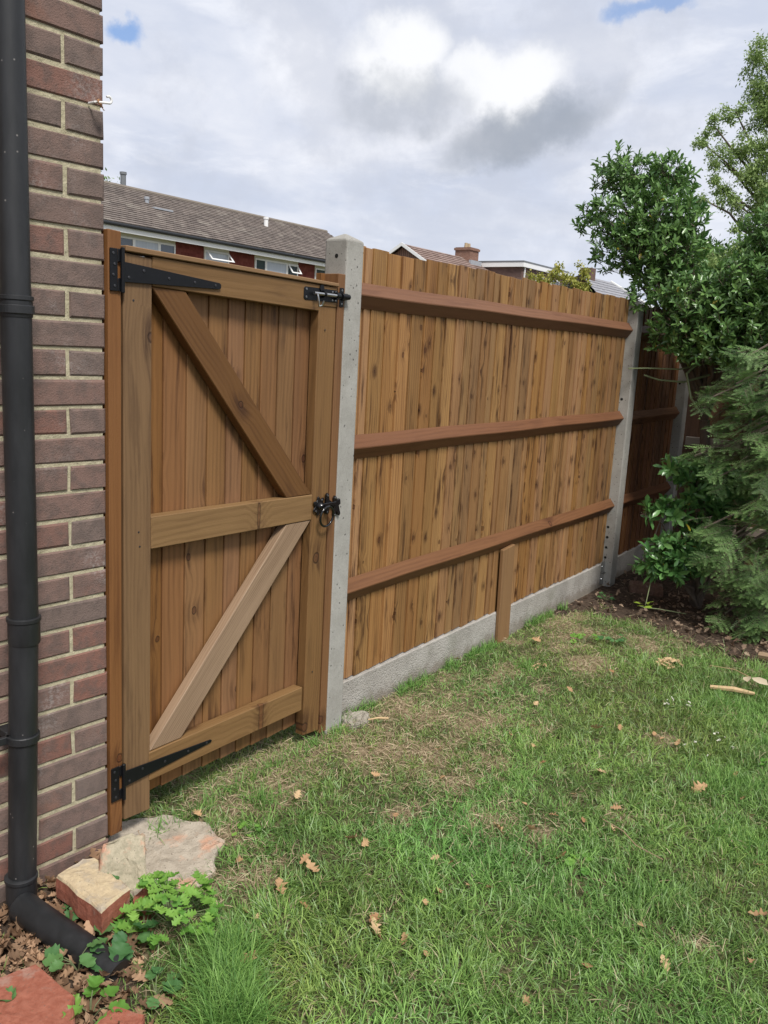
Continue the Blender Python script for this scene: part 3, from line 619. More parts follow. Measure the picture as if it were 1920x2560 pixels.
# top bolt
bo = gb(MB().prism([(-.328, 1.660), (-.322, 1.655), (-.148, 1.656), (-.146, 1.659), (-.146, 1.695), (-.149, 1.698), (-.322, 1.698), (-.328, 1.693)], -.0040, -.0012), 'bolt', M['black_metal'], .0008)
def sub(parent, mb, name, m, bevel=0, smooth=False):
    o = gb(mb, name, m, bevel, smooth=smooth); o.parent = parent; return o
sub(bo, MB().tube([(-.290, -.016, 1.679), (-.150, -.016, 1.679)], .0055, 14), 'bolt_bar', M['zinc'], smooth=True)
for xa, xb, r in ((-.238, -.228, .0095), (-.168, -.148, .0098)):
    k = MB().tube([(xa, -.014, 1.679), (xb, -.014, 1.679)], r, 14); k.box(xa, xb, -.016, -.003, 1.667, 1.691); sub(bo, k, 'bolt_guide', M['black_metal'])
sub(bo, MB().tube([(-.286, -.016, 1.679), (-.288, -.030, 1.674), (-.286, -.034, 1.650), (-.279, -.030, 1.636), (-.268, -.034, 1.640), (-.266, -.040, 1.655)], .0034, 10), 'bolt_handle', M['zinc'], smooth=True)
k = MB().tube([(-.238, -.004, 1.699), (-.238, -.008, 1.699)], .011, 16); sub(bo, k, 'padlock_hasp', M['black_metal'])
for p in ((-.316, 1.690), (-.316, 1.664), (-.176, 1.690), (-.158, 1.690), (-.176, 1.663), (-.158, 1.663)):
    sub(bo, MB().disc((p[0], -.0040, p[1]), .0044, .0016), 'screw', M['screw'])

# ring gate latch
lt = gb(MB().prism([(-.203 + .030 * (1 + .22 * math.cos(7 * t)) * math.cos(t), .936 + .030 * (1 + .22 * math.cos(7 * t)) * math.sin(t)) for t in np.linspace(0, 2 * math.pi, 42, endpoint=False)], -.006, -.0012), 'ring_latch', M['black_gloss'], .001)
sub(lt, MB().tube([(-.203, -.006, .936), (-.203, -.016, .936), (-.203, -.022, .936)], [.014, .012, .006], 18), 'boss', M['black_gloss'], smooth=True)
rc = Vector((-.184, -.026, .898)); sub(lt, MB().tube([rc + Vector((.037 * math.cos(t), -.004 * math.sin(t), .037 * math.sin(t))) for t in np.linspace(0, 2 * math.pi, 41)], .0042, 12, cap=False), 'ring', M['black_gloss'], smooth=True)
for p in ((-.219, .954), (-.190, .956), (-.222, .918)): sub(lt, MB().disc((p[0], -.006, p[1]), .0042, .0016), 'screw', M['screw'])
k = MB().prism([(-.170, .905), (-.160, .899), (-.152, .905), (-.152, .925), (-.140, .930), (-.136, .945), (-.150, .952), (-.153, .962), (-.155, .974), (-.162, .980), (-.170, .974)], -.010, -.0012)
sub(lt, k, 'keeper_plate', M['black_gloss'], .001); sub(lt, MB().box(-.205, -.118, -.0155, -.0105, .932, .944), 'latch_bar', M['black_gloss'], .001)
for p in ((-.162, .970), (-.161, .908)): sub(lt, MB().disc((p[0], -.010, p[1]), .0042, .0016), 'screw', M['screw'])

# gate jambs
jl = empty('gate_jamb', (-1.09, .04, .05), 0, 'brown timber jamb fixed to the brick corner on the hinge side of the gate', 'gate jamb')
def at(parent, mb, name, m, bevel=0.0, smooth=False, seg=1):
    o_ = parent.location if parent.parent is None else GO
    mb.V = [(v[0] - o_[0], v[1] - o_[1], v[2] - o_[2]) for v in mb.V]
    return mb.build(name, m, parent, bevel, smooth, seg)
at(jl, MB().prism([(-1.112, .045), (-1.0705, .045), (-1.0680, 1.774), (-1.110, 1.776)], .0015, .092, ax='z'), 'post', M['jamb'], .002)
at(jl, MB().box(-1.0675, -1.052, .062, .092, .08, 1.70, 'z'), 'stop', M['jamb'], .001)
jr = empty('gate_jamb', (-.12, .04, .03), 0, 'brown timber jamb bolted to the concrete post on the latch side of the gate', 'gate jamb')
at(jr, MB().box(-.1405, -.1015, .0, .088, .030, 1.757, 'z'), 'post', M['jamb'], .002)
at(jr, MB().box(-.160, -.141, .062, .088, .08, 1.757, 'z'), 'stop', M['jamb'], .001)
kp = MB(); kp.box(-.134, -.111, -.0035, -.0005, 1.644, 1.709); o = at(jr, kp, 'bolt_keep', M['black_metal'], .0008)
k = MB().tube([(-.136, -.014, 1.679), (-.096, -.014, 1.679)], .0098, 14); k.box(-.130, -.100, -.013, -.003, 1.668, 1.690); k2 = at(jr, k, 'bolt_keep', M['black_metal']); 
for z in (1.654, 1.700): at(jr, MB().disc((-.122, -.0035, z), .0042, .0016), 'screw', M['screw'])
k = MB().prism([(-.126, .894), (-.118, .886), (-.111, .893), (-.110, .908), (-.098, .892), (-.090, .886), (-.085, .896), (-.092, .915), (-.096, .926), (-.086, .932), (-.090, .952), (-.106, .948), (-.110, .958), (-.117, .966), (-.125, .957), (-.124, .940), (-.133, .938), (-.133, .926), (-.124, .924)], -.012, -.0005)
at(jr, k, 'latch_keep', M['black_gloss'], .0015)
for z in (.957, .893): at(jr, MB().disc((-.118, -.012, z), .0040, .0016), 'screw', M['screw'])

# ------------------------------------------------------------------ concrete posts
def post(x0, x1, y0, y1, ztop, label, holes=(), apex=.026):
    cx = (x0 + x1) / 2; cy = (y0 + y1) / 2
    e = empty('concrete_post', (cx, cy, 0), 0, label, 'fence post')
    mb = MB(); a, b = (x1 - x0) / 2, (y1 - y0) / 2
    zs = [-.3] + list(np.linspace(0, ztop - .01, 14)); 
    vs = []; fs = []
    ring = [(-a, -b), (a, -b), (a, b), (-a, b)]
    for z in (-.3, ztop): vs += [(p[0], p[1], z) for p in ring]
    vs.append((0, 0, ztop + apex)); fs = [(0, 3, 2, 1)] + [(i, (i + 1) % 4, (i + 1) % 4 + 4, i + 4) for i in range(4)] + [(i + 4, (i + 1) % 4 + 4, 8) for i in range(4)]
    mb.add(vs, fs, 'z'); mb.build('shaft', M['post'], e, .006, seg=2)
    for hy, hz, r in holes:
        h_ = MB().tube([(-a - .0008, hy - cy, hz), (-a + .01, hy - cy, hz)], r, 14); h_.build('bolt_hole', M['hole'], e)
    return e
post(-.100, 0, 0, .100, 1.880, 'pale grey square concrete post with pointed cap between gate and fence', [(.046, 1.822, .0075)])
post(2.948, 3.048, 0, .100, 1.872, 'weathered grey concrete post with bolt holes at the far end of the long fence bay', [(.052, .198, .009), (.053, .268, .009), (.053, .338, .009), (.054, .408, .009), (.052, 1.262, .009)])
post(4.168, 4.268, 0, .100, 1.872, 'shaded grey concrete post half hidden behind the shrub branches', [(.05, 1.36, .008), (.052, .41, .008)])

# ------------------------------------------------------------------ fence bays
def bay(x0, x1, label, seed, bm='fence_board'):
    rr = random.Random(seed); e = empty('fence_panel', (x0, .07, .16), 0, label, 'fence panel')
    bp = MB(); x = x0 + .003; i = 0
    while x < x1 - .02:
        wv_ = rr.choice((rr.uniform(.082, .098), rr.uniform(.082, .098), rr.uniform(.050, .070))); xe = min(x + wv_, x1 - .002); zt = 1.876 + .018 * (x - x0) / 3.0 + rr.uniform(-.009, .006)
        y0 = .0605 + rr.uniform(-.001, .001); zb = .166 + rr.uniform(-.004, .006)
        # feather edge: thick edge forward, thin edge tucked behind the next board
        poly = [(x + .001, y0), (xe - .0012, y0 + .0065), (xe, y0 + .0105), (xe + .016, y0 + .0115), (xe + .016, y0 + .0135), (x + .001, y0 + .0125)]
        n0 = len(bp.V); bp.prism(poly, zb, zt, axis='z', ax='z', rnd=rr.random())
        tw = rr.uniform(-.0015, .0015)
        for k in range(n0, len(bp.V)):
            v = bp.V[k]; bp.V[k] = (v[0] + tw * (v[2] - 1), v[1], v[2])
        x = xe; i += 1
    at(e, bp, 'board_panel', M[bm], .0008)
    for zc, dz_ in ((1.6985, .006), (1.128, .010), (.5545, .000)):
        r_ = MB(); L = x1 - x0; seg = 12; vs = []; g = []
        sec = [(.0595, -.049), (.0262, -.0035), (.0255, .001), (.0268, .004), (.0595, .047)]
        for k in range(seg + 1):
            xx = x0 + .001 + (L - .002) * k / seg; zz2 = zc + dz_ * k / seg + .0018 * math.sin(k * 1.3 + zc * 9)
            for (yy, dzz) in sec: vs.append((xx, yy, zz2 + dzz)); g.append((xx + zc * 7, dzz, yy))
        m5 = len(sec); fs = [tuple(range(m5 - 1, -1, -1)), tuple(range(seg * m5, seg * m5 + m5))]
        for k in range(seg):
            for j in range(m5): j2 = (j + 1) % m5; fs.append((k * m5 + j, (k + 1) * m5 + j, (k + 1) * m5 + j2, k * m5 + j2))
        r_.add(vs, fs, 'x', gv=g); at(e, r_, 'rail', M['rail'], .001)
    return e
bay(0.0, 2.948, 'golden brown closeboard fence bay with three horizontal rails between the near and middle concrete posts', 21)
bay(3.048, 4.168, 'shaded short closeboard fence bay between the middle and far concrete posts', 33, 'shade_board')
for x0, x1, lab in ((.0015, 2.9465, 'long pale rough concrete gravel board along the foot of the main fence bay'), (3.0495, 4.1665, 'shaded concrete gravel board along the foot of the short fence bay')):
    e = empty('gravel_board', ((x0 + x1) / 2, .08, 0), 0, lab, 'gravel board')
    mb = MB(); n = 60; 
    at(e, MB().box(x0, x1, .052, .098, -.14, .1625), 'board', M['gravel_board'], .004)
bt = empty('support_batten', (1.40, .03, 0), 0, 'short upright timber batten supporting the lowest rail in front of the gravel board', 'batten')
at(bt, MB().prism([(1.396, -.05), (1.524, -.05), (1.506, .520), (1.376, .508)], .030, .0515, ax='z'), 'board', M['batten'], .003)
br_ = empty('angle_bracket', (2.92, .04, .1), 0, 'small galvanised steel bracket joining gravel board to the middle post', 'bracket')
at(br_, MB().box(2.884, 2.9465, .0485, .0515, .02, .175), 'plate', M['zinc'], .0006)
for z in (.055, .14): at(br_, MB().disc((2.905, .0485, z), .009, .006), 'bolt_head', M['zinc'])
at(br_, MB().tube([(2.9, .045, .10), (2.93, .035, .10)], .006, 8), 'bolt_head', M['zinc'])
# old dark fence that closes the far end
of = empty('old_fence', (4.33, -1.4, 0), 0, 'old dark stained fence behind the shrubs at the end of the garden', 'fence')
mb = MB(); y = .02
while y > -3.4:
    wv_ = random.uniform(.10, .14); mb.box(4.325 + random.uniform(0, .004), 4.337, y - wv_, y - .001, .02, 1.82 + random.uniform(-.01, .01), 'z'); y -= wv_
at(of, mb, 'board_panel', M['old_wood'], .001)
for z in (.92, .28, 1.55): at(of, MB().box(4.285, 4.3245, -3.4, -.01, z - .03, z + .035, 'y'), 'rail', M['grey_wood'], .003)
# concealed return fence beyond the far post
# ------------------------------------------------------------------ loose masonry by the wall
def lump(name, outline, z0, z1, m, label, cat, jag=.004, oj=0.0, tilt=None, bev=.004, parts=None, seed=1, mitop=None):
    """broken masonry: outline extruded with chipped edges"""
    rr = random.Random(seed); cx = sum(p[0] for p in outline) / len(outline); cy = sum(p[1] for p in outline) / len(outline)
    pts = []
    for i, p in enumerate(outline):
        q_ = outline[(i + 1) % len(outline)]
        for k in range(4):
            t = k / 4; pts.append((p[0] * (1 - t) + q_[0] * t + (rr.uniform(-jag, jag) if k else 0), p[1] * (1 - t) + q_[1] * t + (rr.uniform(-jag, jag) if k else 0)))
    if oj: pts = [(p[0] + oj * mnoise.noise(Vector((p[0] * 14, p[1] * 14, seed))), p[1] + oj * mnoise.noise(Vector((p[0] * 14, p[1] * 14, seed + 5.5)))) for p in pts]
    n = len(pts); vs = []; fs = []
    lev = [(z0, 1.0), ((z0 + z1) / 2, 1.01), (z1 - .006, 1.0), (z1, .955)]
    for (z, s) in lev:
        for p in pts: vs.append(((p[0] - cx) * s + rr.uniform(-jag, jag) * .3, (p[1] - cy) * s + rr.uniform(-jag, jag) * .3, z - z0 + (rr.uniform(-jag, jag) * .5 if z > z0 else 0)))
    rings_ = (.90, .82, .72, .62, .50, .38, .24, .12)
    for s in rings_:
        for p in pts:
            X_, Y_ = (p[0] - cx) * s, (p[1] - cy) * s
            vs.append((X_, Y_, z1 - z0 + jag * 1.3 * mnoise.noise(Vector((X_ * 22 + seed, Y_ * 22, .5))) + jag * .6 * mnoise.noise(Vector((X_ * 70 + seed, Y_ * 70, .5)))))
    vs.append((0, 0, z1 - z0)); L = 4 + len(rings_); mi = []
    for l in range(L - 1):
        for i in range(n): fs.append((l * n + i, l * n + (i + 1) % n, (l + 1) * n + (i + 1) % n, (l + 1) * n + i)); mi.append(1 if l >= 2 else 0)
    for i in range(n): fs.append(((L - 1) * n + i, (L - 1) * n + (i + 1) % n, L * n)); mi.append(1)
    mb = MB(); mb.add(vs, fs, 'x'); mb.mi = mi
    o = mb.build(name, [m, mitop or m]); o.location = (cx, cy, z0)
    if tilt: o.rotation_euler = tilt
    return tag(o, label, cat)
def red_brick_mat(name, c1, c2, lime, amt=.5, sc_=9):
    m, N = mat(name); g = N.n('ShaderNodeTexCoord').outputs['Object']; f = N.noise(g, 60, 6, .7); f2 = N.noise(g, sc_, 5, .65)
    c = N.mix(N.ss(f, .3, .7), c1, c2); c = N.mix(N.math('MULTIPLY', N.ss(f2, .60 - .25 * amt, .66), .85), c, lime)
    c = N.mix(N.ss(N.noise(g, 160, 3, .7), .62, .72), c, (.14, .11, .09))
    return finish(m, N, c, .92, .25, N.math('ADD', f, f2), .004, .9)
M['red'] = red_brick_mat('red_brick', (.265, .085, .052), (.36, .135, .088), (.36, .22, .17), .22)
M['lime_top'] = red_brick_mat('old_mortar_top', (.46, .36, .235), (.60, .48, .30), (.38, .33, .27), .55, 14)
M['mossy'] = red_brick_mat('mossy_masonry', (.30, .27, .19), (.46, .40, .29), (.60, .30, .20), .30, 11)
lump('loose_brick', [(-1.374, -.112), (-1.283, -.098), (-1.258, -.128), (-1.288, -.178), (-1.280, -.225), (-1.284, -.298), (-1.392, -.325)], .036, .100, M['red'], 'broken red brick topped with old yellow mortar lying beside the downpipe', 'brick', seed=3, mitop=M['lime_top'])
# leaning half brick
lb = lump('loose_brick', [(-.085, -.070), (.070, -.055), (.080, -.02), (.055, .055), (-.055, .070)], 0, .050, M['mossy'], 'mossy pale broken brick standing on edge against the foot of the gate jamb', 'brick', seed=9, jag=.006)
lb.location = (-1.165, -.125, .045); lb.rotation_euler = (math.radians(8), math.radians(-50), math.radians(48))
lump('loose_brick', [(-1.725, -.395), (-1.650, -.285), (-1.566, -.312), (-1.572, -.470), (-1.640, -.560)], -.01, .058, M['red'], 'smooth red brick with pale mortar rim lying in dead leaves at the bottom left corner', 'brick', seed=5, jag=.002)
lump('loose_brick', [(-1.590, -.560), (-1.525, -.545), (-1.500, -.620), (-1.570, -.660)], -.03, .040, M['red'], 'corner of a red brick half buried in dead leaves at the bottom edge', 'brick', seed=6, jag=.003)
lump('loose_brick', [(-1.265, -.285), (-1.205, -.262), (-1.215, -.315), (-1.275, -.345)], -.03, .045, M['red'], 'small orange red brick fragment behind the leafy weed', 'brick', seed=8, jag=.004)
M['dirty'] = red_brick_mat('dirty_brick', (.10, .065, .048), (.19, .115, .085), (.30, .26, .21), .3, 14)
def slabmat():
    m, N = mat('mortar_slab'); g = N.n('ShaderNodeTexCoord').outputs['Object']
    f = N.noise(g, 16, 6, .65); f2 = N.noise(N.vm('ADD', g, (5, 1, 2)), 6.5, 4, .6); f3 = N.noise(g, 180, 3, .6)
    c = N.mix(N.ss(f, .3, .7), (.35, .30, .235), (.48, .42, .335)); c = N.mix(N.math('MULTIPLY', N.ss(f2, .54, .66), .75), c, (.56, .30, .19))
    c = N.mix(N.ss(f3, .60, .70), c, (.17, .14, .11))
    return finish(m, N, c, .92, .2, N.math('ADD', f, N.math('MULTIPLY', f3, .4)), .008, .9)
M['mortar_slab'] = slabmat()
lump('concrete_slab', [(-1.075, .06), (-1.0, .10), (-.935, .055), (-.868, -.01), (-.842, -.11), (-.845, -.18), (-.905, -.255), (-1.0, -.30), (-1.12, -.31), (-1.20, -.29), (-1.215, -.20), (-1.18, -.06), (-1.11, .0)], -.05, .010, M['mortar_slab'], 'rough grey concrete slab with orange stains at the foot of the gate', 'concrete slab', seed=12, jag=.0040, oj=.045)
lump('rubble_chunk', [(.01, .045), (.055, .030), (.115, .040), (.150, .0), (.120, -.055), (.045, -.065), (.005, -.04)], -.05, .030, M['rubble'], 'rough lump of concrete rubble at the foot of the near post', 'rubble', seed=14, jag=.016)
lump('loose_brick', [(2.92, -.15), (3.01, -.11), (3.08, -.31), (2.98, -.35)], -.02, .062, M['dirty'], 'dirty brick end lying on soil beside the middle post', 'brick', seed=16, jag=.008)

# ------------------------------------------------------------------ leaves
def outline_leaf(kind, seed):
    """lobed leaf template: returns vertices (x along 0..1, y +-.5, z) and triangles"""
    rr = random.Random(seed); up = []
    if kind == 'oak':
        lob = 4; k = 17
        for i in range(k + 1):
            t = i / k; w = .36 * math.sin(math.pi * min(1, t * .93 + .06)) ** .8 * (.55 + .45 * t) ; w *= 1 + .42 * math.sin(t * lob * 2 * math.pi - 1.2); up.append((t, max(.015, w)))
    else:
        k = 15
        for i in range(k + 1):
            t = i / k; w = .48 * math.sin(math.pi * min(1, t * .9 + .08)) ** .7; w *= 1 + .16 * math.sin(t * 5 * 2 * math.pi); up.append((t, max(.02, w)))
    vs = []; ts = []
    for t, w_ in up: vs += [(t, 0, 0), (t, w_, 0), (t + .02, -w_ * rr.uniform(.85, 1.1), 0)]
    for i in range(len(up) - 1):
        a = 3 * i; b = a + 3; ts += [(a, b, b + 1), (a, b + 1, a + 1), (a, a + 2, b + 2), (a, b + 2, b)]
    V = np.array(vs)
    c1, c2, c3 = rr.uniform(.2, .7), rr.uniform(-.3, .9), rr.uniform(-.25, .25)
    V[:, 2] = c1 * np.abs(V[:, 1]) ** 1.5 * 1.3 + c2 * (V[:, 0] - .5) ** 2 * .7 + c3 * V[:, 1] + .05 * np.sin(V[:, 0] * 13 + seed) * np.abs(V[:, 1]) * 3
    return V, np.array(ts)
OAK = [outline_leaf('oak', s) for s in range(6)]
LV = [(0.973,0.035),(1.513,-0.134),(1.064,-0.431),(0.744,-0.499),(1.001,-0.547),(0.672,-0.807),(0.372,-0.564),(0.356,-0.672),(0.249,-0.762),(0.320,-0.962),(-0.103,-0.538),(-0.253,-0.349),(-0.427,-0.555),(0.432,-1.288),(0.445,-1.432),(0.357,-1.479),(0.093,-1.103),(-0.090,-0.850),(0.102,-0.949),(-0.282,-0.854),(-0.054,-1.048),(-0.032,-1.136),(-0.088,-0.958),(-0.218,-0.942),(-0.619,-0.528),(-0.624,-0.578),(-0.291,-1.074),(-0.561,-0.789),(-0.543,-0.834),(-0.753,-0.878),(-0.685,-0.879),(-0.604,-0.929),(-0.890,-0.804),(-0.921,-0.826),(-0.942,-0.850),(-0.909,-0.915),(-0.927,-0.989),(-0.583,-0.983),(-0.698,-1.324),(-0.563,-1.475),(-0.420,-1.651),(-0.905,-1.258),(-0.199,-1.623),(-0.454,-1.378),(-0.143,-1.504),(0.058,-1.569),(0.631,-1.366),(0.762,-1.112),(0.783,-1.007),(0.771,-1.049),(1.363,-0.610),(1.660,-0.287),(0.642,-0.300),(0.501,-0.596),(0.751,-0.876),(0.059,-0.421),(-0.102,-0.215),(-0.539,-0.231),(-0.798,-0.484),(-0.826,-0.533),(-0.948,-0.521),(-0.925,-0.341),(-0.965,-0.626),(-1.083,-0.560),(-1.205,-0.576),(-1.214,-0.658),(-1.079,-0.514),(-0.829,-0.060)]
big_set = {24, 33, 26, 9, 19, 5, 60, 59, 1, 13, 65, 42}
tones = [(.42, .255, .135), (.50, .32, .17), (.36, .20, .10), (.56, .39, .22)]
base_leaf = []
for i in range(6):
    V, T = OAK[i]; c = np.array(tones[i % 4])[None] * (.85 + .3 * rng.random((len(V), 1))); V2 = V.copy(); V2[:, 0] -= .5
    o = np_mesh('fallen_leaf', V2, T, c, M['dry_leaf'], smooth=True); base_leaf.append(o)
used = set()
for i, (lx, ly) in enumerate(LV):
    k = i % 6
    o = base_leaf[k] if k not in used else base_leaf[k].copy()
    if k in used: COL.objects.link(o)
    used.add(k); s = random.uniform(.050, .064) if i in big_set else random.uniform(.026, .042)
    o.location = (lx, ly, float(ground_h(lx, ly)) + random.uniform(.016, .026)); o.scale = (s, s * random.uniform(.8, 1.1), s)
    o.rotation_euler = (random.uniform(-.8, .8), random.uniform(-.6, .6), random.uniform(0, 6.28))
    tw = ('tan', 'light tan', 'brown', 'straw coloured', 'tan', 'light tan')[k] + (' ' if k < 4 else ' ragged ')
    zone = ('in thin turf under the gate' if ly > -.4 else 'in straw turf before the gate') if (lx < -.05 and ly > -.62) else 'in the grass beside the long fence bay' if ly > -.62 else 'at the straw edge near the leafy weed' if lx < -1.0 else 'in long grass at the right edge' if lx > .62 else 'in the lush grass right of centre' if lx > .3 else 'in green grass at the bottom edge' if ly < -1.2 else 'in the open lawn near its middle' if lx > -.35 else 'in the lawn below the leafy weed' if ly < -.75 else 'in the lawn right of the slab'
    tag(o, ('large ' if i in big_set else 'tiny ' if s < .034 else 'small ') + tw + 'oak leaf lying ' + zone, 'fallen leaf', 'dry leaves scattered over the lawn')
# leaf litter, lower left and under the shrubs
def litter(name, n, region, label, cols, smin, smax, dens):
    parts = []; xs, ys = [], []
    while len(xs) < n:
        a, b = random.uniform(*region[0]), random.uniform(*region[1])
        if random.random() < dens(a, b): xs.append(a); ys.append(b)
    xs = np.array(xs); ys = np.array(ys)
    for k in range(6):
        s_ = slice(k, None, 6); x_, y_ = xs[s_], ys[s_]; m_ = len(x_); V, T = OAK[k]
        az = rng.uniform(0, 6.28, m_); tl = rng.normal(0, .45, m_)
        d = np.stack([np.cos(az) * np.cos(tl), np.sin(az) * np.cos(tl), np.sin(tl)], -1); nr = unit(np.array([0, 0, 1.]) + .55 * rng.normal(size=(m_, 3)))
        L = rng.uniform(smin, smax, m_); col = lerp(cols[0], cols[1], rng.random(m_)) * rng.uniform(.6, 1.25, (m_, 1))
        p = np.stack([x_, y_, ground_h(x_, y_) + rng.uniform(0, .022, m_)], -1)
        parts.append(scatter(V, T, p, d, nr, L, L * rng.uniform(.8, 1.1, m_), col))
    V, T, C = merge(parts); return tag(np_mesh(name, V, T, C, M['dry_leaf']), label, 'leaf litter', kind='stuff')
litter('leaf_litter', 1500, ((-1.95, -1.15), (-.95, .0)), 'brown dead oak leaves piled round the downpipe shoe', ((.20, .115, .065), (.45, .29, .18)), .022, .055, lambda a, b: float(in_litter(a, b)))
litter('leaf_litter', 2600, ((1.9, 4.2), (-2.2, .03)), 'pale dead leaves strewn over dark soil under the shrubs', ((.13, .078, .05), (.42, .31, .22)), .016, .042, lambda a, b: float(in_bed(a, b)) * (.35 + .65 * (b < -.35)) * .8)

# ------------------------------------------------------------------ broadleaf weeds
ROUND = [outline_leaf('round', s) for s in (11, 12, 13)]
def weed(x, y, r, h, n, size, cols, label, cat='weed', lobes=False, seed=0):
    e = empty('leafy_weed', (x, y, float(ground_h(x, y))), 0, label, cat); rr = random.Random(seed + 100); st = MB(); parts = []
    for i in range(n):
        az = rr.uniform(0, 6.28); rad = r * math.sqrt(rr.random()); hh = h * rr.uniform(.45, 1.0) * (1.1 - .5 * rad / r)
        tip = Vector((rad * math.cos(az), rad * math.sin(az), hh)); mid = tip * .5 + Vector((0, 0, hh * .25))
        st.tube([(0, 0, 0), mid, tip], [.0016, .0013, .001], 5)
        sub_ = 3 if lobes else 1
        for j in range(sub_):
            a2 = az + (j - (sub_ - 1) / 2) * 1.15 + rr.uniform(-.2, .2)
            d = np.array([[math.cos(a2), math.sin(a2), rr.uniform(-.35, .15)]]); nr = np.array([[rr.uniform(-.35, .35), rr.uniform(-.35, .35), 1.]]); 
            V, T = ROUND[(i + j) % 3] if not lobes else OAK[(i + j) % 6]
            L = np.array([size * rr.uniform(.7, 1.15)]); t = np.array([rr.random()])
            parts.append(scatter(V, T, np.array([tip[:]]), d, unit(nr), L, L * (1.15 if lobes else .95), lerp(cols[0], cols[1], t)))
    st.build('stem', M['green_twig'], e); V, T, C = merge(parts); np_mesh('leaves', V, T, C, M['leaf_soft'], e, smooth=True)
    return e
LG = ((.11, .28, .042), (.27, .48, .09)); DG = ((.060, .17, .055), (.14, .29, .09))
weed(-1.225, -.395, .105, .145, 40, .036, LG, 'bright green lobed leafy weed growing beside the concrete slab', lobes=True, seed=1)
weed(-1.285, -.355, .06, .08, 10, .040, LG, 'yellow green weed shoot spilling over the end of the downpipe outlet', lobes=True, seed=2)
weed(-1.325, -.175, .055, .09, 9, .050, DG, 'dark green round leaved weed against the broken yellow topped brick', seed=3)
weed(-1.350, -.375, .05, .08, 8, .050, DG, 'round leaved weed hanging over the black downpipe outlet', seed=4)
weed(-1.475, -.345, .045, .07, 8, .048, DG, 'dark green round leaved weed below the downpipe outlet', seed=5)
weed(-1.555, -.500, .045, .085, 7, .046, LG, 'light green round leaved weed between the two red bricks at the bottom edge', seed=6)
weed(-1.665, -.425, .060, .08, 9, .042, DG, 'green weed leaves lying across the red brick in the bottom left corner', seed=7)
weed(-1.420, -.560, .04, .05, 6, .040, DG, 'small dark weed beside the long grass tuft near the bottom edge', seed=8)
weed(-1.440, -.262, .018, .05, 7, .016, LG, 'tiny pale seedling standing beside the downpipe outlet', seed=9)
weed(-.790, -.240, .045, .03, 12, .020, LG, 'low light green weed in the turf right of the concrete slab', seed=10)
weed(1.72, -.33, .07, .05, 12, .036, LG, 'bright broadleaf weed in thin turf near the fence end', seed=11)
weed(1.86, -.44, .07, .05, 10, .034, DG, 'darker broadleaf weed at the edge of the soil bed', seed=12)
weed(-.28, -1.14, .03, .03, 7, .030, LG, 'small broadleaf weed in the middle of the lawn', seed=13)
weed(2.60, -.10, .05, .05, 9, .030, DG, 'low green weed at the foot of the middle post', seed=14)
weed(.83, -1.46, .06, .05, 10, .034, LG, 'broadleaf weed in the long grass at the right edge of the lawn', seed=15)

# ------------------------------------------------------------------ shrubs and trees
def branchy(mb, root, targets, r0=.03, r1=.006, seed=0, wob=.06):
    rr = random.Random(seed); root = Vector(root)
    for t in targets:
        t = Vector(t); k = 6; pts = []; 
        for i in range(k + 1):
            f = i / k; p = root.lerp(t, f); p.z = root.z + (t.z - root.z) * (f ** .75)
            if 0 < i < k: p += Vector((rr.uniform(-wob, wob), rr.uniform(-wob, wob), rr.uniform(-wob, wob) * .5))
            pts.append(p)
        mb.tube(pts, [r0 + (r1 - r0) * i / k for i in range(k + 1)], 6, cap=False)
def rosettes(blobs, spacing, L, Wd, cols, per=9, up=.6, fill=.55, light_top=.3):
    P = []; Dn = []
    for bx_, by_, bz_, r in blobs:
        n_ = max(6, int(4 * math.pi * r * r / spacing ** 2 * fill)); d = rdir(n_); rad = r * rng.uniform(.45, 1.08, (n_, 1))
        P.append(np.array([[bx_, by_, bz_]]) + d * rad * np.array([[1.15, 1.15, 1.0]])); Dn.append(unit(d * .8 + np.array([[0, 0, up]]) + .35 * rng.normal(size=(n_, 3))))
    P = np.concatenate(P); Dn = np.concatenate(Dn); n_ = len(P)
    p = np.repeat(P, per, 0); t = np.repeat(Dn, per, 0); m_ = len(p)
    ref = unit(np.cross(t, np.array([[.3, .5, .81]]))); ref2 = np.cross(t, ref)
    ph = np.tile(np.arange(per) * 2.4, n_) + np.repeat(rng.uniform(0, 6.28, n_), per); sp = rng.uniform(.35, 1.15, m_)
    d = unit(t * np.cos(sp)[:, None] + (ref * np.cos(ph)[:, None] + ref2 * np.sin(ph)[:, None]) * np.sin(sp)[:, None])
    nr = unit(t - d * np.sum(t * d, -1, keepdims=True) + .15 * rng.normal(size=(m_, 3)))
    pos = p + t * (np.tile(np.linspace(-.5, .35, per), n_) * L)[:, None]
    ll = L * rng.uniform(.5, 1.3, m_); c = lerp(cols[0], cols[1], np.clip(rng.random(m_) * .7 + np.repeat(rng.random(n_), per) * .5, 0, 1))
    yl = rng.random(m_) < .004; c[yl] = (.50, .42, .05)
    return scatter(LEAF_V, LEAF_T, pos, d, nr, ll, ll * Wd, c, curl=rng.uniform(-.05, .25, m_)), P, Dn
def twigs(mb, P, Dn, L=.06, r=.0016, frac=1.0):
    for p, d in zip(P, Dn):
        if random.random() < frac: p = Vector(p); d = Vector(d); mb.tube([p - d * L, p + d * L * .3], [r * 1.5, r], 3, cap=False)
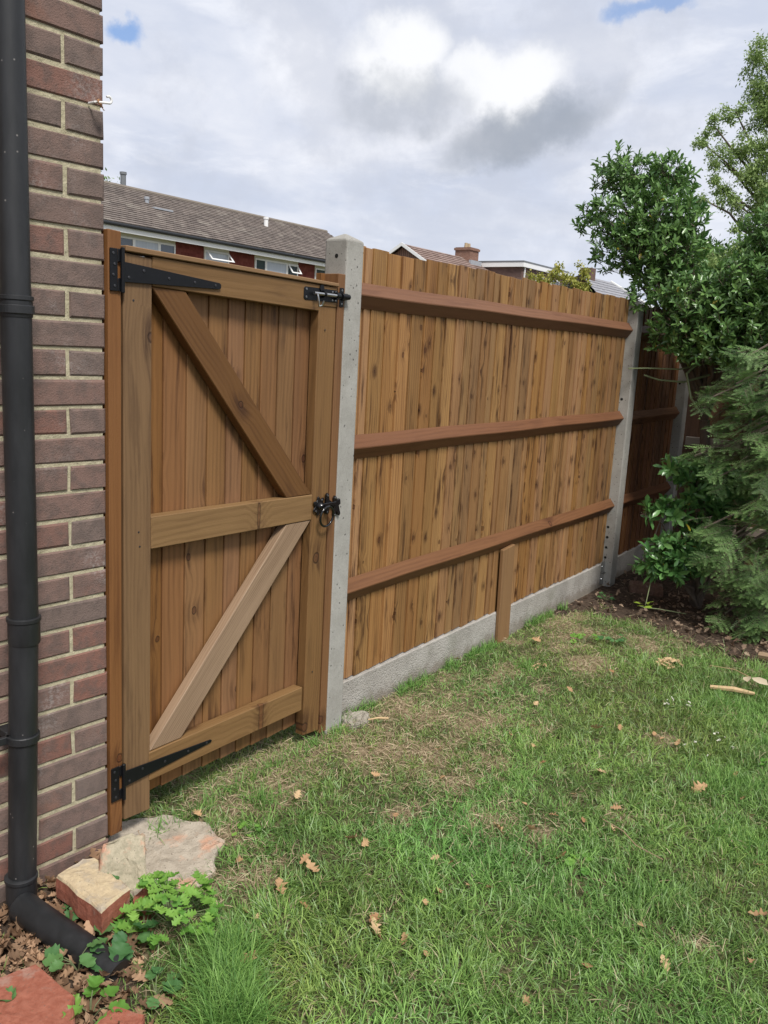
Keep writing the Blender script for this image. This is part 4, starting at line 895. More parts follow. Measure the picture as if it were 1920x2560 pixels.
SHRUB = [(3.096,0.241,2.705,0.140),(3.098,0.134,2.640,0.127),(3.078,0.344,2.667,0.081),(3.041,0.397,2.453,0.085),(3.023,0.455,2.380,0.045),(3.122,-0.040,2.692,0.105),(3.123,-0.125,2.646,0.070),(3.063,0.163,2.415,0.190),(3.083,-0.044,2.410,0.190),(3.028,0.214,2.208,0.150),(3.055,0.014,2.249,0.200),(3.065,-0.154,2.206,0.160),(3.094,-0.206,2.389,0.090),(3.035,-0.011,2.086,0.105),(3.031,-0.152,1.965,0.140),(3.001,0.030,1.900,0.070),(3.037,-0.360,1.888,0.185),(3.059,-0.540,1.970,0.185),(3.079,-0.668,2.087,0.190),(3.105,-0.660,2.287,0.110),(3.087,-0.383,2.225,0.045),(3.011,-0.308,1.740,0.170),(3.029,-0.576,1.736,0.210),(3.042,-0.753,1.782,0.229),(2.975,-0.150,1.700,0.075),(2.976,-0.140,1.620,0.045),(2.992,-0.292,1.605,0.070),(2.996,-0.464,1.560,0.085),(3.014,-0.600,1.621,0.114),(3.064,-0.891,1.937,0.280),(3.116,-0.827,2.352,0.200)]
vd = np.array([.84, .52, .0])
sh_blobs = [(a - .03, b, c, r) for a, b, c, r in SHRUB]
back = [(a + vd[0] * .38, b + vd[1] * .30 - .12, c + .02, r * 1.05) for a, b, c, r in SHRUB if r > .10 and b < .15]
back2 = [(a + vd[0] * .75, b * .6 - .45, min(c, 1.85), r * 1.1) for a, b, c, r in SHRUB if r > .15 and b < -.0] + [(3.7, -.35, 1.75, .3), (3.9, -.6, 1.5, .3), (3.6, -.8, 1.2, .28), (4.0, -.3, 1.9, .25)]  # unseen inner foliage; the fixed clumps are added to shade the short bay
shr = empty('evergreen_shrub', (3.35, -.55, 0), 0, 'tall glossy evergreen shrub rising above the fence and covering the top of the middle post', 'shrub')
def place(parent, V): return V - np.array(parent.location)
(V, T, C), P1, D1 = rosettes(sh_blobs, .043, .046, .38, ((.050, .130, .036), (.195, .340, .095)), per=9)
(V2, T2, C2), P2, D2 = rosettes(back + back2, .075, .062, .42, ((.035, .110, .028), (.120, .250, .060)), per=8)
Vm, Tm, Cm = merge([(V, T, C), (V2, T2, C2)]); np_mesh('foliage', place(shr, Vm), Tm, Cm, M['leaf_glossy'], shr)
mb = MB(); root = (3.42, -.50, -.05); hub = Vector((3.36, -.38, 1.15))
mb.tube([root, (3.40, -.46, .5), hub], [.045, .038, .032], 10); mb.tube([(3.5, -.7, -.05), (3.46, -.66, .7), (3.35, -.62, 1.35)], [.035, .03, .024], 10)
branchy(mb, hub, [(b[0] + .05, b[1], b[2]) for b in SHRUB if b[3] > .08][:24], .020, .004, 4, .03)
branchy(mb, (3.06, .02, 2.15), [b[:3] for b in SHRUB[:7]], .008, .003, 5, .015)
twigs(mb, P1, D1, frac=.6)
mb.V = [(v[0] - 3.35, v[1] + .55, v[2]) for v in mb.V]; mb.build('branches', M['bark'], shr)
# bare cut twigs poking out in front of the middle post
mb = MB()
mb.tube([(3.15, -.40, 1.52), (3.02, -.28, 1.475), (2.93, -.10, 1.47), (2.87, .0, 1.462)], [.006, .005, .0045, .004], 6); mb.tube([(3.2, -.42, 1.45), (3.06, -.30, 1.395), (3.0, -.16, 1.40), (2.97, -.07, 1.425)], [.008, .007, .0055, .0055], 6)
mb.tube([(3.2, -.42, 1.62), (3.0, -.33, 1.45), (2.98, -.38, 1.30), (3.02, -.45, 1.2)], [.010, .008, .007, .006], 6)
mb.V = [(v[0] - 3.35, v[1] + .55, v[2]) for v in mb.V]; mb.build('cut_twigs', M['green_twig'], shr)

LOW = [(2.703,-0.428,0.907,0.075),(2.753,-0.536,0.806,0.105),(2.827,-0.626,0.853,0.097),(2.564,-0.325,0.617,0.032),(2.627,-0.410,0.635,0.055),(2.675,-0.488,0.608,0.062),(2.546,-0.381,0.330,0.080),(2.603,-0.485,0.305,0.110),(2.667,-0.546,0.401,0.125),(2.601,-0.443,0.423,0.075),(2.694,-0.605,0.342,0.100),(2.767,-0.589,0.706,0.115),(2.90,-.62,.5,.14),(2.95,-.70,.75,.16)]
lo_ = empty('low_evergreen_bush', (2.80, -.55, 0), 0, 'low glossy evergreen bush spreading over the soil in front of the far post', 'bush')
(V, T, C), P1, D1 = rosettes(LOW, .050, .066, .42, ((.042, .135, .036), (.160, .330, .095)), per=9, up=.35)
np_mesh('foliage', place(lo_, V), T, C, M['leaf_glossy'], lo_)
mb = MB(); branchy(mb, (2.92, -.60, -.02), [b[:3] for b in LOW], .012, .003, 8, .03); twigs(mb, P1, D1, frac=.6)
mb.tube([(2.62, -.40, .62), (2.60, -.37, .48), (2.60, -.38, .36)], [.004, .005, .006], 6)
mb.V = [(v[0] - 2.8, v[1] + .55, v[2]) for v in mb.V]; mb.build('branches', M['bark'], lo_)

CONI = [(2.572,-0.601,1.326,0.050),(2.613,-0.724,1.414,0.100),(2.648,-0.836,1.488,0.120),(2.581,-0.710,1.232,0.090),(2.616,-0.850,1.266,0.150),(2.576,-0.796,1.081,0.130),(2.602,-0.930,1.071,0.130),(2.511,-0.568,0.991,0.050),(2.542,-0.679,1.025,0.090),(2.530,-0.721,0.892,0.070),(2.574,-0.927,0.892,0.110),(2.473,-0.683,0.589,0.085),(2.502,-0.834,0.564,0.085),(2.471,-0.793,0.421,0.080),(2.535,-0.898,0.686,0.095),(2.561,-0.981,0.741,0.090),(2.489,-0.929,0.350,0.105),(2.518,-0.995,0.450,0.090),(2.466,-0.878,0.273,0.065),(2.465,-0.933,0.191,0.090),(2.483,-1.039,0.163,0.105),(2.444,-1.010,0.05,0.060),(2.470,-1.093,0.06,0.09),(2.503,-1.052,0.279,0.110),(2.620,-1.100,0.910,0.240),(2.570,-1.200,0.368,0.24),(2.680,-1.030,1.345,0.24),(2.646,-0.761,1.573,0.070),(2.80,-.95,1.0,.24),(2.78,-1.0,.55,.24),(2.85,-.9,1.4,.22),(2.49,-.74,.46,.07),(2.47,-.80,.33,.08),(2.45,-.86,.12,.08),(2.40,-1.02,.10,.08)]
for i in range(26):
    a_ = i * 2.4; rr_ = .50 - .012 * i; z_ = .35 + i * .078; bx, by = 3.12 + rr_ * math.cos(a_), -1.35 + rr_ * math.sin(a_)
    if math.cos(a_ - math.atan2(.55, -.84)) < .35: CONI.append((bx, by, z_, .20))
con = empty('fir_tree', (3.05, -1.25, 0), 0, 'dark green fir with drooping needled boughs at the right edge of the lawn', 'fir tree')
trunk = np.array([3.05, -1.25])
P = []; Dn = []
for bx_, by_, bz_, r in CONI:
    n_ = max(4, int(4 * math.pi * r * r / .080 ** 2 * .50)); d = rdir(n_); p = np.array([[bx_, by_, bz_]]) + d * r * rng.uniform(.5, 1.05, (n_, 1)) * np.array([[1.2, 1.2, 1.0]]); P.append(p)
    out = p - np.array([[trunk[0], trunk[1], bz_ + .35]]); out[:, 2] *= .45; Dn.append(unit(unit(out) + .40 * rng.normal(size=(n_, 3)) * np.array([[1, 1, .5]]) + np.array([[0, 0, -.16]])))
P = np.concatenate(P); Dn = np.concatenate(Dn); n_ = len(P)
# each frond: leader + side shoots, each shoot two ranks of needles
def fir(P, Dn, size=.145):
    n_ = len(P); upv = unit(np.array([[0, 0, 1.]]) + .35 * rng.normal(size=(n_, 3))); side = unit(np.cross(upv, Dn)); nrm = np.cross(Dn, side)
    shoots = []  # (start, dir, normal, length, shade)
    fr = np.repeat(rng.uniform(.75, 1.15, (n_, 1)), 1, 1) * size; shade = rng.random(n_)
    shoots.append((P - Dn * fr * .5, Dn, nrm, fr[:, 0] * 1.15, shade))
    for k, f in enumerate((-.30, -.02, .26)):
        for s_ in (-1, 1):
            dd = unit(Dn * .66 + side * s_ * .80 + np.array([[0, 0, -.12]]) + .08 * rng.normal(size=(n_, 3)))
            shoots.append((P + Dn * fr * f, dd, nrm, fr[:, 0] * (.66 - .24 * (k / 2)), shade))
    S = np.concatenate([s[0] for s in shoots]); Dd = np.concatenate([s[1] for s in shoots]); Nn = np.concatenate([s[2] for s in shoots]); LL = np.concatenate([s[3] for s in shoots]); Sh = np.concatenate([s[4] for s in shoots])
    Nn = unit(Nn - Dd * np.sum(Nn * Dd, -1, keepdims=True)); Sd = np.cross(Nn, Dd)
    K = 10; f = np.linspace(.04, 1, K); parts = []
    TV = np.array([(0, -.5, 0), (0, .5, 0), (.6, -.45, 0), (.6, .45, 0), (1, 0, 0)]); TT = np.array([(0, 1, 3), (0, 3, 2), (2, 3, 4)])
    for s_ in (-1, 1):
        p = (S[:, None, :] + Dd[:, None, :] * (f[None, :, None] * LL[:, None, None])).reshape(-1, 3); m_ = len(p)
        fl = np.tile(f, len(S)); d = unit(np.repeat(Dd, K, 0) * (.35 + .9 * fl ** 3)[:, None] + np.repeat(Sd, K, 0) * s_ * (1.0 - .5 * fl ** 3)[:, None] + np.repeat(Nn, K, 0) * .22 + .10 * rng.normal(size=(m_, 3)))
        t = np.clip(-.05 + .75 * np.repeat(Sh, K) + .35 * (np.repeat(rng.random(len(S)), K) - .3) + .35 * fl, 0, 1)
        parts.append(scatter(TV, TT, p, d, np.repeat(Nn, K, 0), np.full(m_, .021) * (1.1 - .35 * fl), np.full(m_, .0028), lerp((.032, .090, .028), (.240, .390, .130), t)))
    return merge(parts), S, Dd, LL
(V, T, C), S, Dd, LL = fir(P, Dn)
np_mesh('needles', place(con, V), T, C, M['needle'], con)
mb = MB(); mb.tube([(3.05, -1.25, -.1), (3.05, -1.25, 1.2), (3.05, -1.25, 2.4)], [.075, .06, .035], 12)
for b in CONI: 
    b0 = Vector((3.05, -1.25, b[2] + .30)); t = Vector(b[:3]); mb.tube([b0, b0.lerp(t, .5) + Vector((0, 0, .05)), t], [.016, .010, .005], 6, cap=False)
for i in range(0, len(S)): 
    if i < n_ or random.random() < .25: mb.tube([S[i] - Dd[i] * .02, S[i] + Dd[i] * LL[i] * .9], [.0016, .0008], 3, cap=False)
mb.V = [(v[0] - 3.05, v[1] + 1.25, v[2]) for v in mb.V]; mb.build('branches', M['bark'], con)

# far trees seen over the fence
def far_tree(name, loc_, blobs, cols, leaf, dens, label, trunk_r=.12, gaps=.5, limbs=True, bark='bark', lw=.5):
    e = empty(name, loc_, 0, label, 'tree'); P = []
    for bx_, by_, bz_, r in blobs:
        k = max(3, int(dens * (r / .2) ** 2)); sub_n = max(3, int(r / .2 * 9)); cc = np.array([[bx_, by_, bz_]]) + rdir(sub_n) * r * rng.uniform(.3, 1., (sub_n, 1)) * np.array([[1.1, 1.1, .9]])
        pick = rng.integers(0, sub_n, k); P.append(cc[pick] + rng.normal(size=(k, 3)) * r * .22)
    P = np.concatenate(P); n_ = len(P); d = unit(rdir(n_) + np.array([[0, 0, -.3]])); nr = unit(np.array([[0, 0, 1.]]) + .8 * rng.normal(size=(n_, 3)))
    L = leaf * rng.uniform(.6, 1.3, n_); TV = np.array([(0, 0, 0), (.5, -.5, .03), (.5, .5, .03), (1, 0, 0)]); TT = np.array([(0, 1, 2), (1, 3, 2)])
    V, T, C = scatter(TV, TT, P, d, nr, L, L * lw, lerp(cols[0], cols[1], rng.random(n_))); np_mesh('foliage', V - np.array(loc_), T, C, M['leaf_soft'], e)
    mb = MB(); zs = [b[2] for b in blobs]; top_ = max(zs); hub = Vector((loc_[0], loc_[1], min(zs) - .2)); mb.tube([(loc_[0], loc_[1], 0), hub, Vector((loc_[0], loc_[1], top_ * .85))], [trunk_r, trunk_r * .7, trunk_r * .15], 10)
    branchy(mb, hub, [b[:3] for b in blobs], trunk_r * .30, trunk_r * .05, 3, .08)
    mb.V = [(v[0] - loc_[0], v[1] - loc_[1], v[2] - loc_[2]) for v in mb.V]; mb.build('trunk', M[bark], e)
    return e
FAR = [(9.759,1.140,5.348,0.229),(9.665,1.141,4.945,0.203),(9.680,1.004,4.602,0.229),(9.488,1.310,4.682,0.152),(9.316,1.486,4.469,0.152),(9.192,1.605,4.285,0.112),(9.296,1.384,4.073,0.183),(9.461,1.199,4.236,0.183),(9.511,1.029,3.945,0.254),(9.229,1.379,3.771,0.152),(9.116,1.473,3.564,0.127),(9.321,1.183,3.583,0.183),(9.541,0.872,3.603,0.254),(9.372,1.012,3.292,0.127),(9.293,0.992,2.890,0.203),(9.075,1.267,2.771,0.178),(9.645,0.922,4.204,0.254),(9.858,0.835,4.865,0.356),(9.781,0.663,4.020,0.407),(9.95,.7,5.25,.35),(9.8,.5,3.4,.4),(9.9,.3,4.6,.5),(9.45,.75,2.6,.25)]
far_tree('feathery_tree', (10.4, .1, 0), FAR, ((.17, .27, .080), (.36, .47, .170)), .045, 1150, 'tall pale green feathery tree rising behind the shrubs at the right edge', .16, lw=.42)
YT = [(9.655,3.981,2.682,0.130),(9.801,3.794,2.754,0.150),(9.924,3.580,2.649,0.150),(10.060,3.427,2.778,0.130),(10.048,3.366,2.544,0.110),(9.702,3.856,2.512,0.150),(9.929,3.495,2.416,0.200),(9.85,3.7,2.2,.3),(9.6,4.0,2.35,.15)]
far_tree('young_tree', (9.9, 3.65, 0), YT, ((.24, .28, .045), (.50, .46, .120)), .055, 620, 'small yellowish green young tree just above the fence top', .05)
far_tree('red_leaved_tree', (13.2, 1.65, 0), [(13.2, 1.65, 3.35, .2), (13.25, 1.6, 3.6, .15), (13.1, 1.8, 3.15, .2), (13.3, 1.45, 3.1, .25)], ((.30, .12, .10), (.42, .24, .18)), .05, 120, 'thin reddish tree glimpsed between the shrub and the feathery tree', .04)
far_tree('distant_tree', (19.3, 29.5, 0), [(19.2, 29.5, 7.6, .7), (20.3, 29.2, 7.2, .8), (21.3, 29.5, 6.6, 1.0), (18.2, 29.8, 7.0, .8)], ((.10, .19, .05), (.22, .33, .09)), .16, 60, 'distant green tree top beyond the end of the long brown roof', .2)
far_tree('distant_tree', (44.5, 10.5, 0), [(44, 11, 6.3, 1.2), (45, 9, 6.5, 1.5), (45, 7, 6.8, 1.6), (46, 5, 6.5, 1.8), (44, 12.5, 5.6, 1.2), (45, 3, 6.5, 1.8), (46, 8, 4.5, 2.0), (46, 4, 4.5, 2.0)], ((.08, .15, .04), (.17, .26, .08)), .22, 110, 'dark distant trees closing the view behind the shrubs', .4)

# ------------------------------------------------------------------ houses over the fence
def roof_plane(mb, a, b, c, d, courses, step=.02, mi=0):
    """a,b eave ends, c,d ridge ends (c above b): saw-tooth courses"""
    a, b, c, d = map(Vector, (a, b, c, d)); nrm = (b - a).cross(d - a).normalized(); Ls = (d - a).length; Lx = (b - a).length
    if nrm.z < 0: nrm = -nrm
    vs = []; fs = []; g = []
    for i in range(courses):
        f0, f1 = i / courses, (i + 1) / courses
        p = [a.lerp(d, f0) + nrm * step, b.lerp(c, f0) + nrm * step, b.lerp(c, f1), a.lerp(d, f1), a.lerp(d, f0) - nrm * .01, b.lerp(c, f0) - nrm * .01]; k = len(vs); vs += p
        fs += [(k, k + 1, k + 2, k + 3), (k, k + 4, k + 5, k + 1)]
        e_ = 1e-3; g += [(0, f0 * Ls + e_, 0), (Lx, f0 * Ls + e_, 0), (Lx, f1 * Ls - e_, 0), (0, f1 * Ls - e_, 0), (0, f0 * Ls + e_, 0), (Lx, f0 * Ls + e_, 0)]
    mb.add(vs, fs, gv=g, mi=mi); return mb
def quadbox(parent, name, m, x0, x1, y0, y1, z0, z1, bevel=0.0):
    mb = MB(); o_ = parent.location
    vs = [(x0, y0, z0), (x1, y0, z0), (x1, y1, z0), (x0, y1, z0), (x0, y0, z1), (x1, y0, z1), (x1, y1, z1), (x0, y1, z1)]
    fl = [(0, 3, 2, 1), (4, 5, 6, 7), (0, 1, 5, 4), (1, 2, 6, 5), (2, 3, 7, 6), (3, 0, 4, 7)]
    for f in fl:
        pv = [vs[i] for i in f]; dxr = max(p[0] for p in pv) - min(p[0] for p in pv); 
        g = [((p[0] if dxr > 1e-4 else p[1]), p[2] if abs(pv[0][2] - pv[2][2]) > 1e-4 else p[1], 0) for p in pv]
        mb.add([(p[0] - o_[0], p[1] - o_[1], p[2] - o_[2]) for p in pv], [(0, 1, 2, 3)], gv=g, rnd=.5)
    return mb.build(name, m, parent, bevel)
th = empty('terraced_house', (19, 24.5, 0), 0, 'long two storey terrace with brown tiled roof and red tile hung panels above the gate', 'house')
X0, X1 = 6.0, 31.8
quadbox(th, 'wall', M['far_brick_dark'], X0 + .1, X1 - .3, 22.92, 29.6, 0, 4.93)
rf = MB(); roof_plane(rf, (X0, 22.42, 5.07), (X1, 22.42, 5.07), (X1, 26.15, 6.90), (X0, 26.15, 6.90), 19, .03); roof_plane(rf, (X1, 29.9, 5.07), (X0, 29.9, 5.07), (X0, 26.16, 6.90), (X1, 26.16, 6.90), 12, .03)
rf.V = [(v[0] - 19, v[1] - 24.5, v[2]) for v in rf.V]; rfo = rf.build('roof', M['roof_brown'], th)
g_ = MB(); g_.prism([(22.9, 4.9), (29.6, 4.9), (26.15, 6.80)], X1 - .35, X1 - .30, axis='x'); g_.V = [(v[0] - 19, v[1] - 24.5, v[2]) for v in g_.V]; g_.build('gable_wall', M['far_brick_dark'], th)
rd = MB().tube([(X0 - 19, 26.155 - 24.5, 6.90), (X1 - 19, 26.155 - 24.5, 6.90)], .10, 8); ro = rd.build('ridge_tiles', M['lichen_ridge'], th)
quadbox(th, 'fascia', M['white_paint'], X0, X1, 22.50, 22.54, 4.78, 5.00); quadbox(th, 'soffit', M['white_paint'], X0, X1, 22.54, 22.92, 4.86, 4.88)
gt = MB().tube([(X0 - 19, 22.44 - 24.5, 5.02), (X1 - 19, 22.44 - 24.5, 4.98)], .065, 10); gt.build('gutter', M['gutter'], th)
def win(x0, x1, z0, z1, mulls, y=22.88, opened=None, curt=True):
    w = quadbox(th, 'window', M['cream'], x0, x1, y - .03, y + .05, z0, z1)
    fr = MB(); t = .055; a, b = x0 + .02, x1 - .02; c, d = z0 + .02, z1 - .16
    xs2 = [a] + mulls + [b]
    for q0, q1 in zip(xs2[:-1], xs2[1:]):
        for bx in ((q0, q1, c, c + t), (q0, q1, d - t, d), (q0, q0 + t, c + t, d - t), (q1 - t, q1, c + t, d - t)): fr.box(bx[0] - 19, bx[1] - 19, y - .065 - 24.5, y - .031 - 24.5, bx[2], bx[3])
    f = fr.build('frame', M['white_paint'], th, 0); f.parent = w
    for mesh_owner in (f,): mesh_owner.location = (0, 0, 0)
    for q0, q1 in zip(xs2[:-1], xs2[1:]):
        p = quadbox(th, 'pane', M['glass' if (q1 - q0) < .75 else 'curtain'], q0 + t, q1 - t, y - .045, y - .038, c + t, d - t); p.parent = w
    return w
win(16.73, 19.29, 3.55, 4.86, [17.44, 18.54]); win(20.67, 21.96, 3.75, 4.86, []); win(23.36, 25.98, 3.55, 4.86, [24.0, 25.27]); win(27.08, 29.6, 3.55, 4.86, [27.8, 29.0]); win(12.2, 14.8, 3.55, 4.86, [12.9, 14.1])
# an open top-hung casement
for (a, b, zt, out) in ((20.74, 21.9, 4.70, .33), (25.33, 25.92, 4.66, .25)):
    mb = MB(); h_ = .42
    for (u0, u1, v0, v1) in ((a, b, 0, .06), (a, b, h_ - .06, h_), (a, a + .06, .06, h_ - .06), (b - .06, b, .06, h_ - .06)):
        vs = []
        for yy in (0, .04):
            for (u, v) in ((u0, v0), (u1, v0), (u1, v1), (u0, v1)): f = v / h_; vs.append((u - 19, 22.80 - out * f + yy - 24.5, zt - v * .80))
        mb.add(vs, [(0, 1, 2, 3), (7, 6, 5, 4), (0, 4, 5, 1), (1, 5, 6, 2), (2, 6, 7, 3), (3, 7, 4, 0)])
    mb.build('open_casement', M['white_paint'], th)
for (a, b) in ((19.29, 20.67), (21.96, 23.36), (25.98, 27.08), (14.8, 16.25), (29.6, 30.9)): quadbox(th, 'tile_hung_panel', M['tile_hung'], a, b, 22.86, 22.915, 2.7, 4.86)
for (x, y, z, h_, w_, m_) in ((19.75, 26.3, 6.9, .58, .13, 'grey_pipe'), (19.75, 24.95, 6.32, .20, .10, 'lead'), (26.42, 25.15, 6.38, .40, .12, 'white_paint')):
    v_ = MB().tube([(x - 19, y - 24.5, z - .25), (x - 19, y - 24.5, z + h_ - .1), (x - 19, y - 24.5, z + h_ - .09), (x - 19, y - 24.5, z + h_)], [w_ * .8, w_ * .8, w_, w_], 12); v_.build('roof_vent', M[m_], th)
quadbox(th, 'flashing', M['lead'], 19.62, 20.5, 24.35, 24.85, 6.06, 6.12)

gh = empty('gabled_house', (48, 29, 0), 0, 'distant house with white bargeboards, pinkish tiled roof and brick chimney beyond the fence', 'house')
def rel(mb, e): mb.V = [(v[0] - e.location[0], v[1] - e.location[1], v[2] - e.location[2]) for v in mb.V]; return mb
zr = 7.96; ye = 27.6; ze = 6.55
quadbox(gh, 'wall', M['far_brick'], 44.3, 55.0, ye + .3, 60 - ye - .3, 0, ze)
g_ = MB().prism([(ye + .3, ze - .1), (60 - ye - .3, ze - .1), (30, zr - .12)], 44.3, 44.4, axis='x'); rel(g_, gh).build('gable_wall', M['far_brick'], gh)
rf = MB(); roof_plane(rf, (44.05, ye, ze), (55, ye, ze), (55, 30, zr), (44.05, 30, zr), 9, .05); roof_plane(rf, (55, 60 - ye, ze), (44.05, 60 - ye, ze), (44.05, 30.01, zr), (55, 30.01, zr), 8, .04); rel(rf, gh).build('roof', M['roof_red'], gh)
for s_, y0 in ((1, ye), (-1, 60 - ye)):
    bb = MB(); bb.prism([(y0, ze - .14), (y0, ze + .07), (30, zr + .07), (30, zr - .14)], 43.98, 44.05, axis='x'); rel(bb, gh).build('bargeboard', M['white_paint'], gh)
ch = quadbox(gh, 'chimney', M['far_brick'], 51.4, 52.6, 29.3, 30.5, 7.0, 8.62)
for (x, y, r) in ((51.8, 29.9, .13), (52.2, 29.9, .13)): p_ = rel(MB().tube([(x, y, 8.62), (x, y, 8.95)], [r, r * .8], 10), gh).build('chimney_pot', M['buff_pot'], gh)
quadbox(gh, 'flashing', M['lead'], 51.3, 52.75, 29.1, 29.3, 7.2, 7.75); quadbox(gh, 'chimney_cap', M['far_brick'], 51.33, 52.67, 29.23, 30.57, 8.42, 8.58)
fh = empty('flat_roofed_house', (56, 28, 0), 0, 'brown brick flat roofed house with white fascia beside the chimney', 'house')
quadbox(fh, 'wall', M['far_brick_dark'], 53.2, 60.5, 26.15, 32.5, 0, 7.45); quadbox(fh, 'fascia', M['white_paint'], 53.0, 60.7, 25.95, 32.7, 7.45, 7.76); quadbox(fh, 'flat_roof', M['grey_pipe'], 52.98, 60.72, 25.93, 32.72, 7.76, 7.86)
w1 = quadbox(fh, 'window', M['white_paint'], 55.4, 56.6, 26.08, 26.14, 5.6, 7.1); p_ = quadbox(fh, 'pane', M['glass'], 55.5, 56.5, 26.06, 26.075, 5.7, 7.0)
w1 = quadbox(fh, 'window', M['white_paint'], 58.0, 59.4, 26.08, 26.14, 5.6, 7.1); p_ = quadbox(fh, 'pane', M['glass'], 58.1, 59.3, 26.06, 26.075, 5.7, 7.0)
pw = quadbox(fh, 'downpipe', M['white_paint'], 53.5, 53.6, 26.05, 26.13, 3, 7.45)
gr = empty('grey_roofed_house', (60, 24, 0), 0, 'distant house with grey hipped slate roof half hidden by the young tree', 'house')
quadbox(gr, 'wall', M['cream'], 54.5, 64.5, 20.6, 25.5, 0, 5.2)
rf = MB(); roof_plane(rf, (54.0, 20.2, 5.2), (65.6, 20.2, 5.2), (61.2, 22.8, 7.15), (55.4, 22.8, 7.15), 9, .03); roof_plane(rf, (65.6, 20.2, 5.2), (65.6, 25.9, 5.2), (61.2, 22.81, 7.15), (61.2, 22.8, 7.15), 9, .03); roof_plane(rf, (65.6, 25.9, 5.2), (54.0, 25.9, 5.2), (55.4, 22.8, 7.15), (61.2, 22.8, 7.15), 9, .03); rel(rf, gr).build('roof', M['roof_grey'], gr)
rel(MB().tube([(65.6, 20.2, 5.25), (61.2, 22.8, 7.2)], .09, 6), gr).build('hip_tiles', M['white_paint'], gr)
quadbox(gr, 'chimney', M['far_brick_dark'], 56.4, 57.2, 22.4, 23.2, 6.6, 7.7)

# ------------------------------------------------------------------ bits on the lawn
def stick(pts, r, m, label, cat='stick', name='stick'):
    o = MB().tube([(p[0], p[1], p[2] + float(ground_h(p[0], p[1]))) for p in pts], r, 7).build(name, m); return tag(o, label, cat)
M['pale_wood'] = flat('split_pale_wood', (.52, .37, .20), .8, var=.3, sc_=60)
M['tan_bark'] = flat('tan_twig', (.34, .24, .15), .8, var=.3, sc_=60)
stick([(1.47, -1.05, .03), (1.50, -1.15, .038), (1.53, -1.235, .03)], [.010, .013, .008], M['pale_wood'], 'pale split stick lying in long grass at the right of the lawn')
stick([(.075, -.075, .03), (.11, -.10, .036), (.145, -.125, .03)], [.003, .0042, .005], M['pale_wood'], 'short pale twig lying beside the rubble at the near post')
stick([(2.12, -1.13, .03), (2.10, -1.26, .04), (2.08, -1.42, .03)], [.02, .022, .022], M['tan_bark'], 'brown log end at the foot of the fir')
stick([(-.02, -1.10, .03), (-.05, -1.18, .034), (-.10, -1.24, .03), (-.12, -1.33, .028)], [.0016, .002, .0018, .0014], M['tan_bark'], 'long thin curved brown twig in the middle of the lawn')
stick([(-1.03, -.02, .034), (-1.06, -.07, .036), (-1.08, -.12, .034)], [.0012, .0016, .0012], M['tan_bark'], 'thin twig lying on the concrete slab')
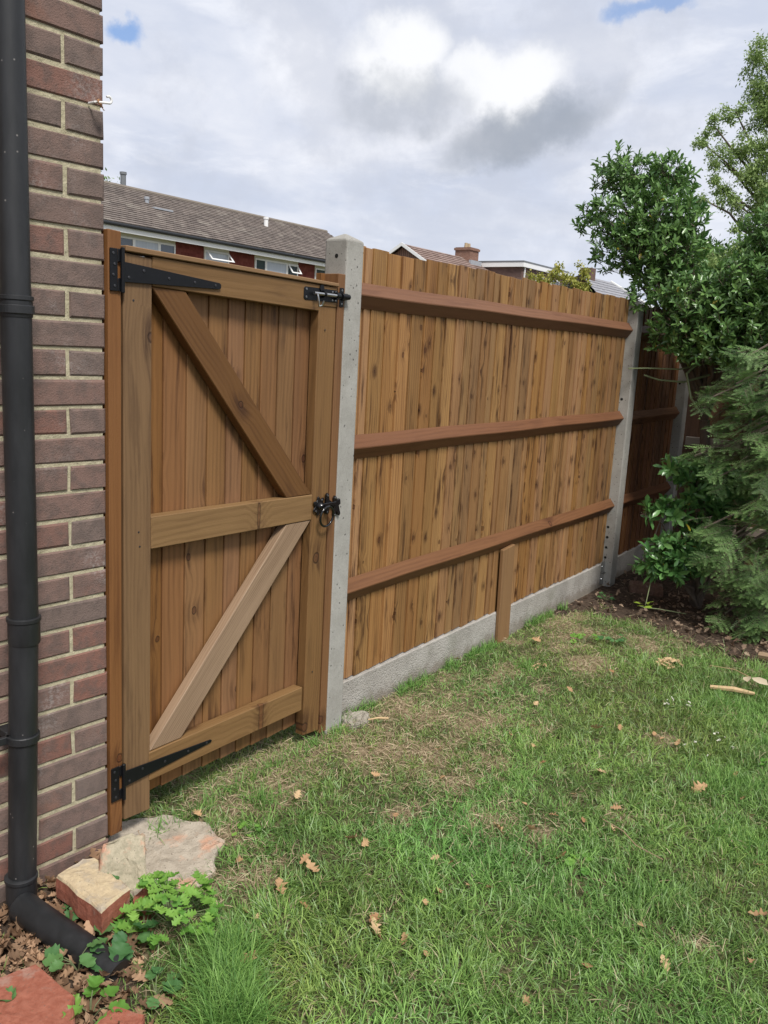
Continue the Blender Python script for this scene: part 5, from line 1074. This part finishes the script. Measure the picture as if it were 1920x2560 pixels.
# curled pale leaf with two halves
V, T = LEAF_V, LEAF_T
pl = empty('large_dead_leaf', (1.66, -1.17, .02), 0, 'large pale split dead leaf with a long stalk lying at the right of the lawn', 'dead leaf')
pp = np.array([[0, 0, .035], [0, -.02, .035]]); dd_ = np.array([[-.75, -.15, .12], [-.6, -.75, .1]]); vv, tt_, cc_ = scatter(V, T, pp, dd_, unit(np.array([[.3, .4, 1.], [-.3, .3, 1.]])), np.array([.11, .11]), np.array([.045, .05]), np.array([[.62, .52, .36], [.68, .58, .42]]))
np_mesh('blade', vv, tt_, cc_, M['dry_leaf'], pl); MB().tube([(0, -.01, .035), (.06, .07, .035), (.06, .19, .025)], [.002, .0018, .0012], 6).build('stalk', M['pale_wood'], pl)
def chips(x, y, n, r, s, label, name='wood_chips', mt='pale_wood'):
    mb = MB()
    for i in range(n):
        a = random.uniform(0, 6.28); d = r * math.sqrt(random.random()); cx, cy = d * math.cos(a), d * math.sin(a) * .7; L = s * random.uniform(.5, 1.2); t = random.uniform(0, 3.14)
        zz2 = .014 + random.uniform(0, .03) * (1 - d / r); c_, s2 = math.cos(t), math.sin(t)
        vs = [(cx + u * L * c_ - v * L * .3 * s2, cy + u * L * s2 + v * L * .3 * c_, zz2 + w_ * .004 + u * random.uniform(-.008, .008)) for w_ in (0, 1) for u, v in ((-.5, -.5), (.5, -.35), (.45, .5), (-.55, .4))]
        mb.add(vs, [(3, 2, 1, 0), (4, 5, 6, 7), (0, 1, 5, 4), (1, 2, 6, 5), (2, 3, 7, 6), (3, 0, 4, 7)])
    o = mb.build(name, M[mt]); o.location = (x, y, float(ground_h(x, y))); return tag(o, label, name.replace('_', ' '), kind='stuff')
chips(1.70, -.79, 34, .085, .035, 'heap of splintered orange brown bark chips on the lawn before the shrubs')
chips(1.17, -.32, 12, .05, .016, 'small orange brick crumbs lying in the thin turf')
M['petal'] = flat('petal_white', (.72, .70, .60), .6, var=.1)
chips(.86, -1.20, 10, .16, .016, 'scattered cream petals in the grass at the right', 'petals', 'petal'); chips(1.19, -1.0, 9, .12, .016, 'cream petals in the grass nearer the shrubs', 'petals', 'petal')
# fallen leafy sprig on the soil
sp = empty('leafy_sprig', (2.40, -.42, .02), 0, 'yellow green fallen sprig lying on soil in front of the low bush', 'sprig')
MB().tube([(.16, -.20, .02), (.07, -.06, .04), (.0, -.0, .05), (-.02, .03, .06)], [.003, .003, .003, .002], 6).build('stem', M['green_twig'], sp); MB().tube([(.0, .0, .05), (.12, .02, .18), (.2, 0, .3)], [.003, .003, .002], 6).build('stem', M['green_twig'], sp)
az = rng.uniform(0, 6.28, 7); vv, tt_, cc_ = scatter(V, T, np.tile([[-.01, .01, .05]], (7, 1)) + rng.normal(size=(7, 3)) * .015, np.stack([np.cos(az), np.sin(az), rng.uniform(-.1, .5, 7)], -1), unit(np.array([[0, 0, 1.]]) + .4 * rng.normal(size=(7, 3))), np.full(7, .055), np.full(7, .026), lerp((.22, .38, .04), (.45, .58, .08), rng.random(7)))
np_mesh('leaves', vv, tt_, cc_, M['leaf_soft'], sp)
# dead leaf caught on the wall hook
dl = np_mesh('dead_leaf', OAK[2][0] - np.array([.5, 0, 0]), OAK[2][1], np.tile([[.36, .19, .09]], (len(OAK[2][0]), 1)), M['dry_leaf']); dl.scale = (.038, .038, .05); dl.location = (-1.150, -.020, 2.066); dl.rotation_euler = (1.2, .6, .3)
tag(dl, 'curled brown dead leaf caught on the hook in the brick wall', 'dead leaf')
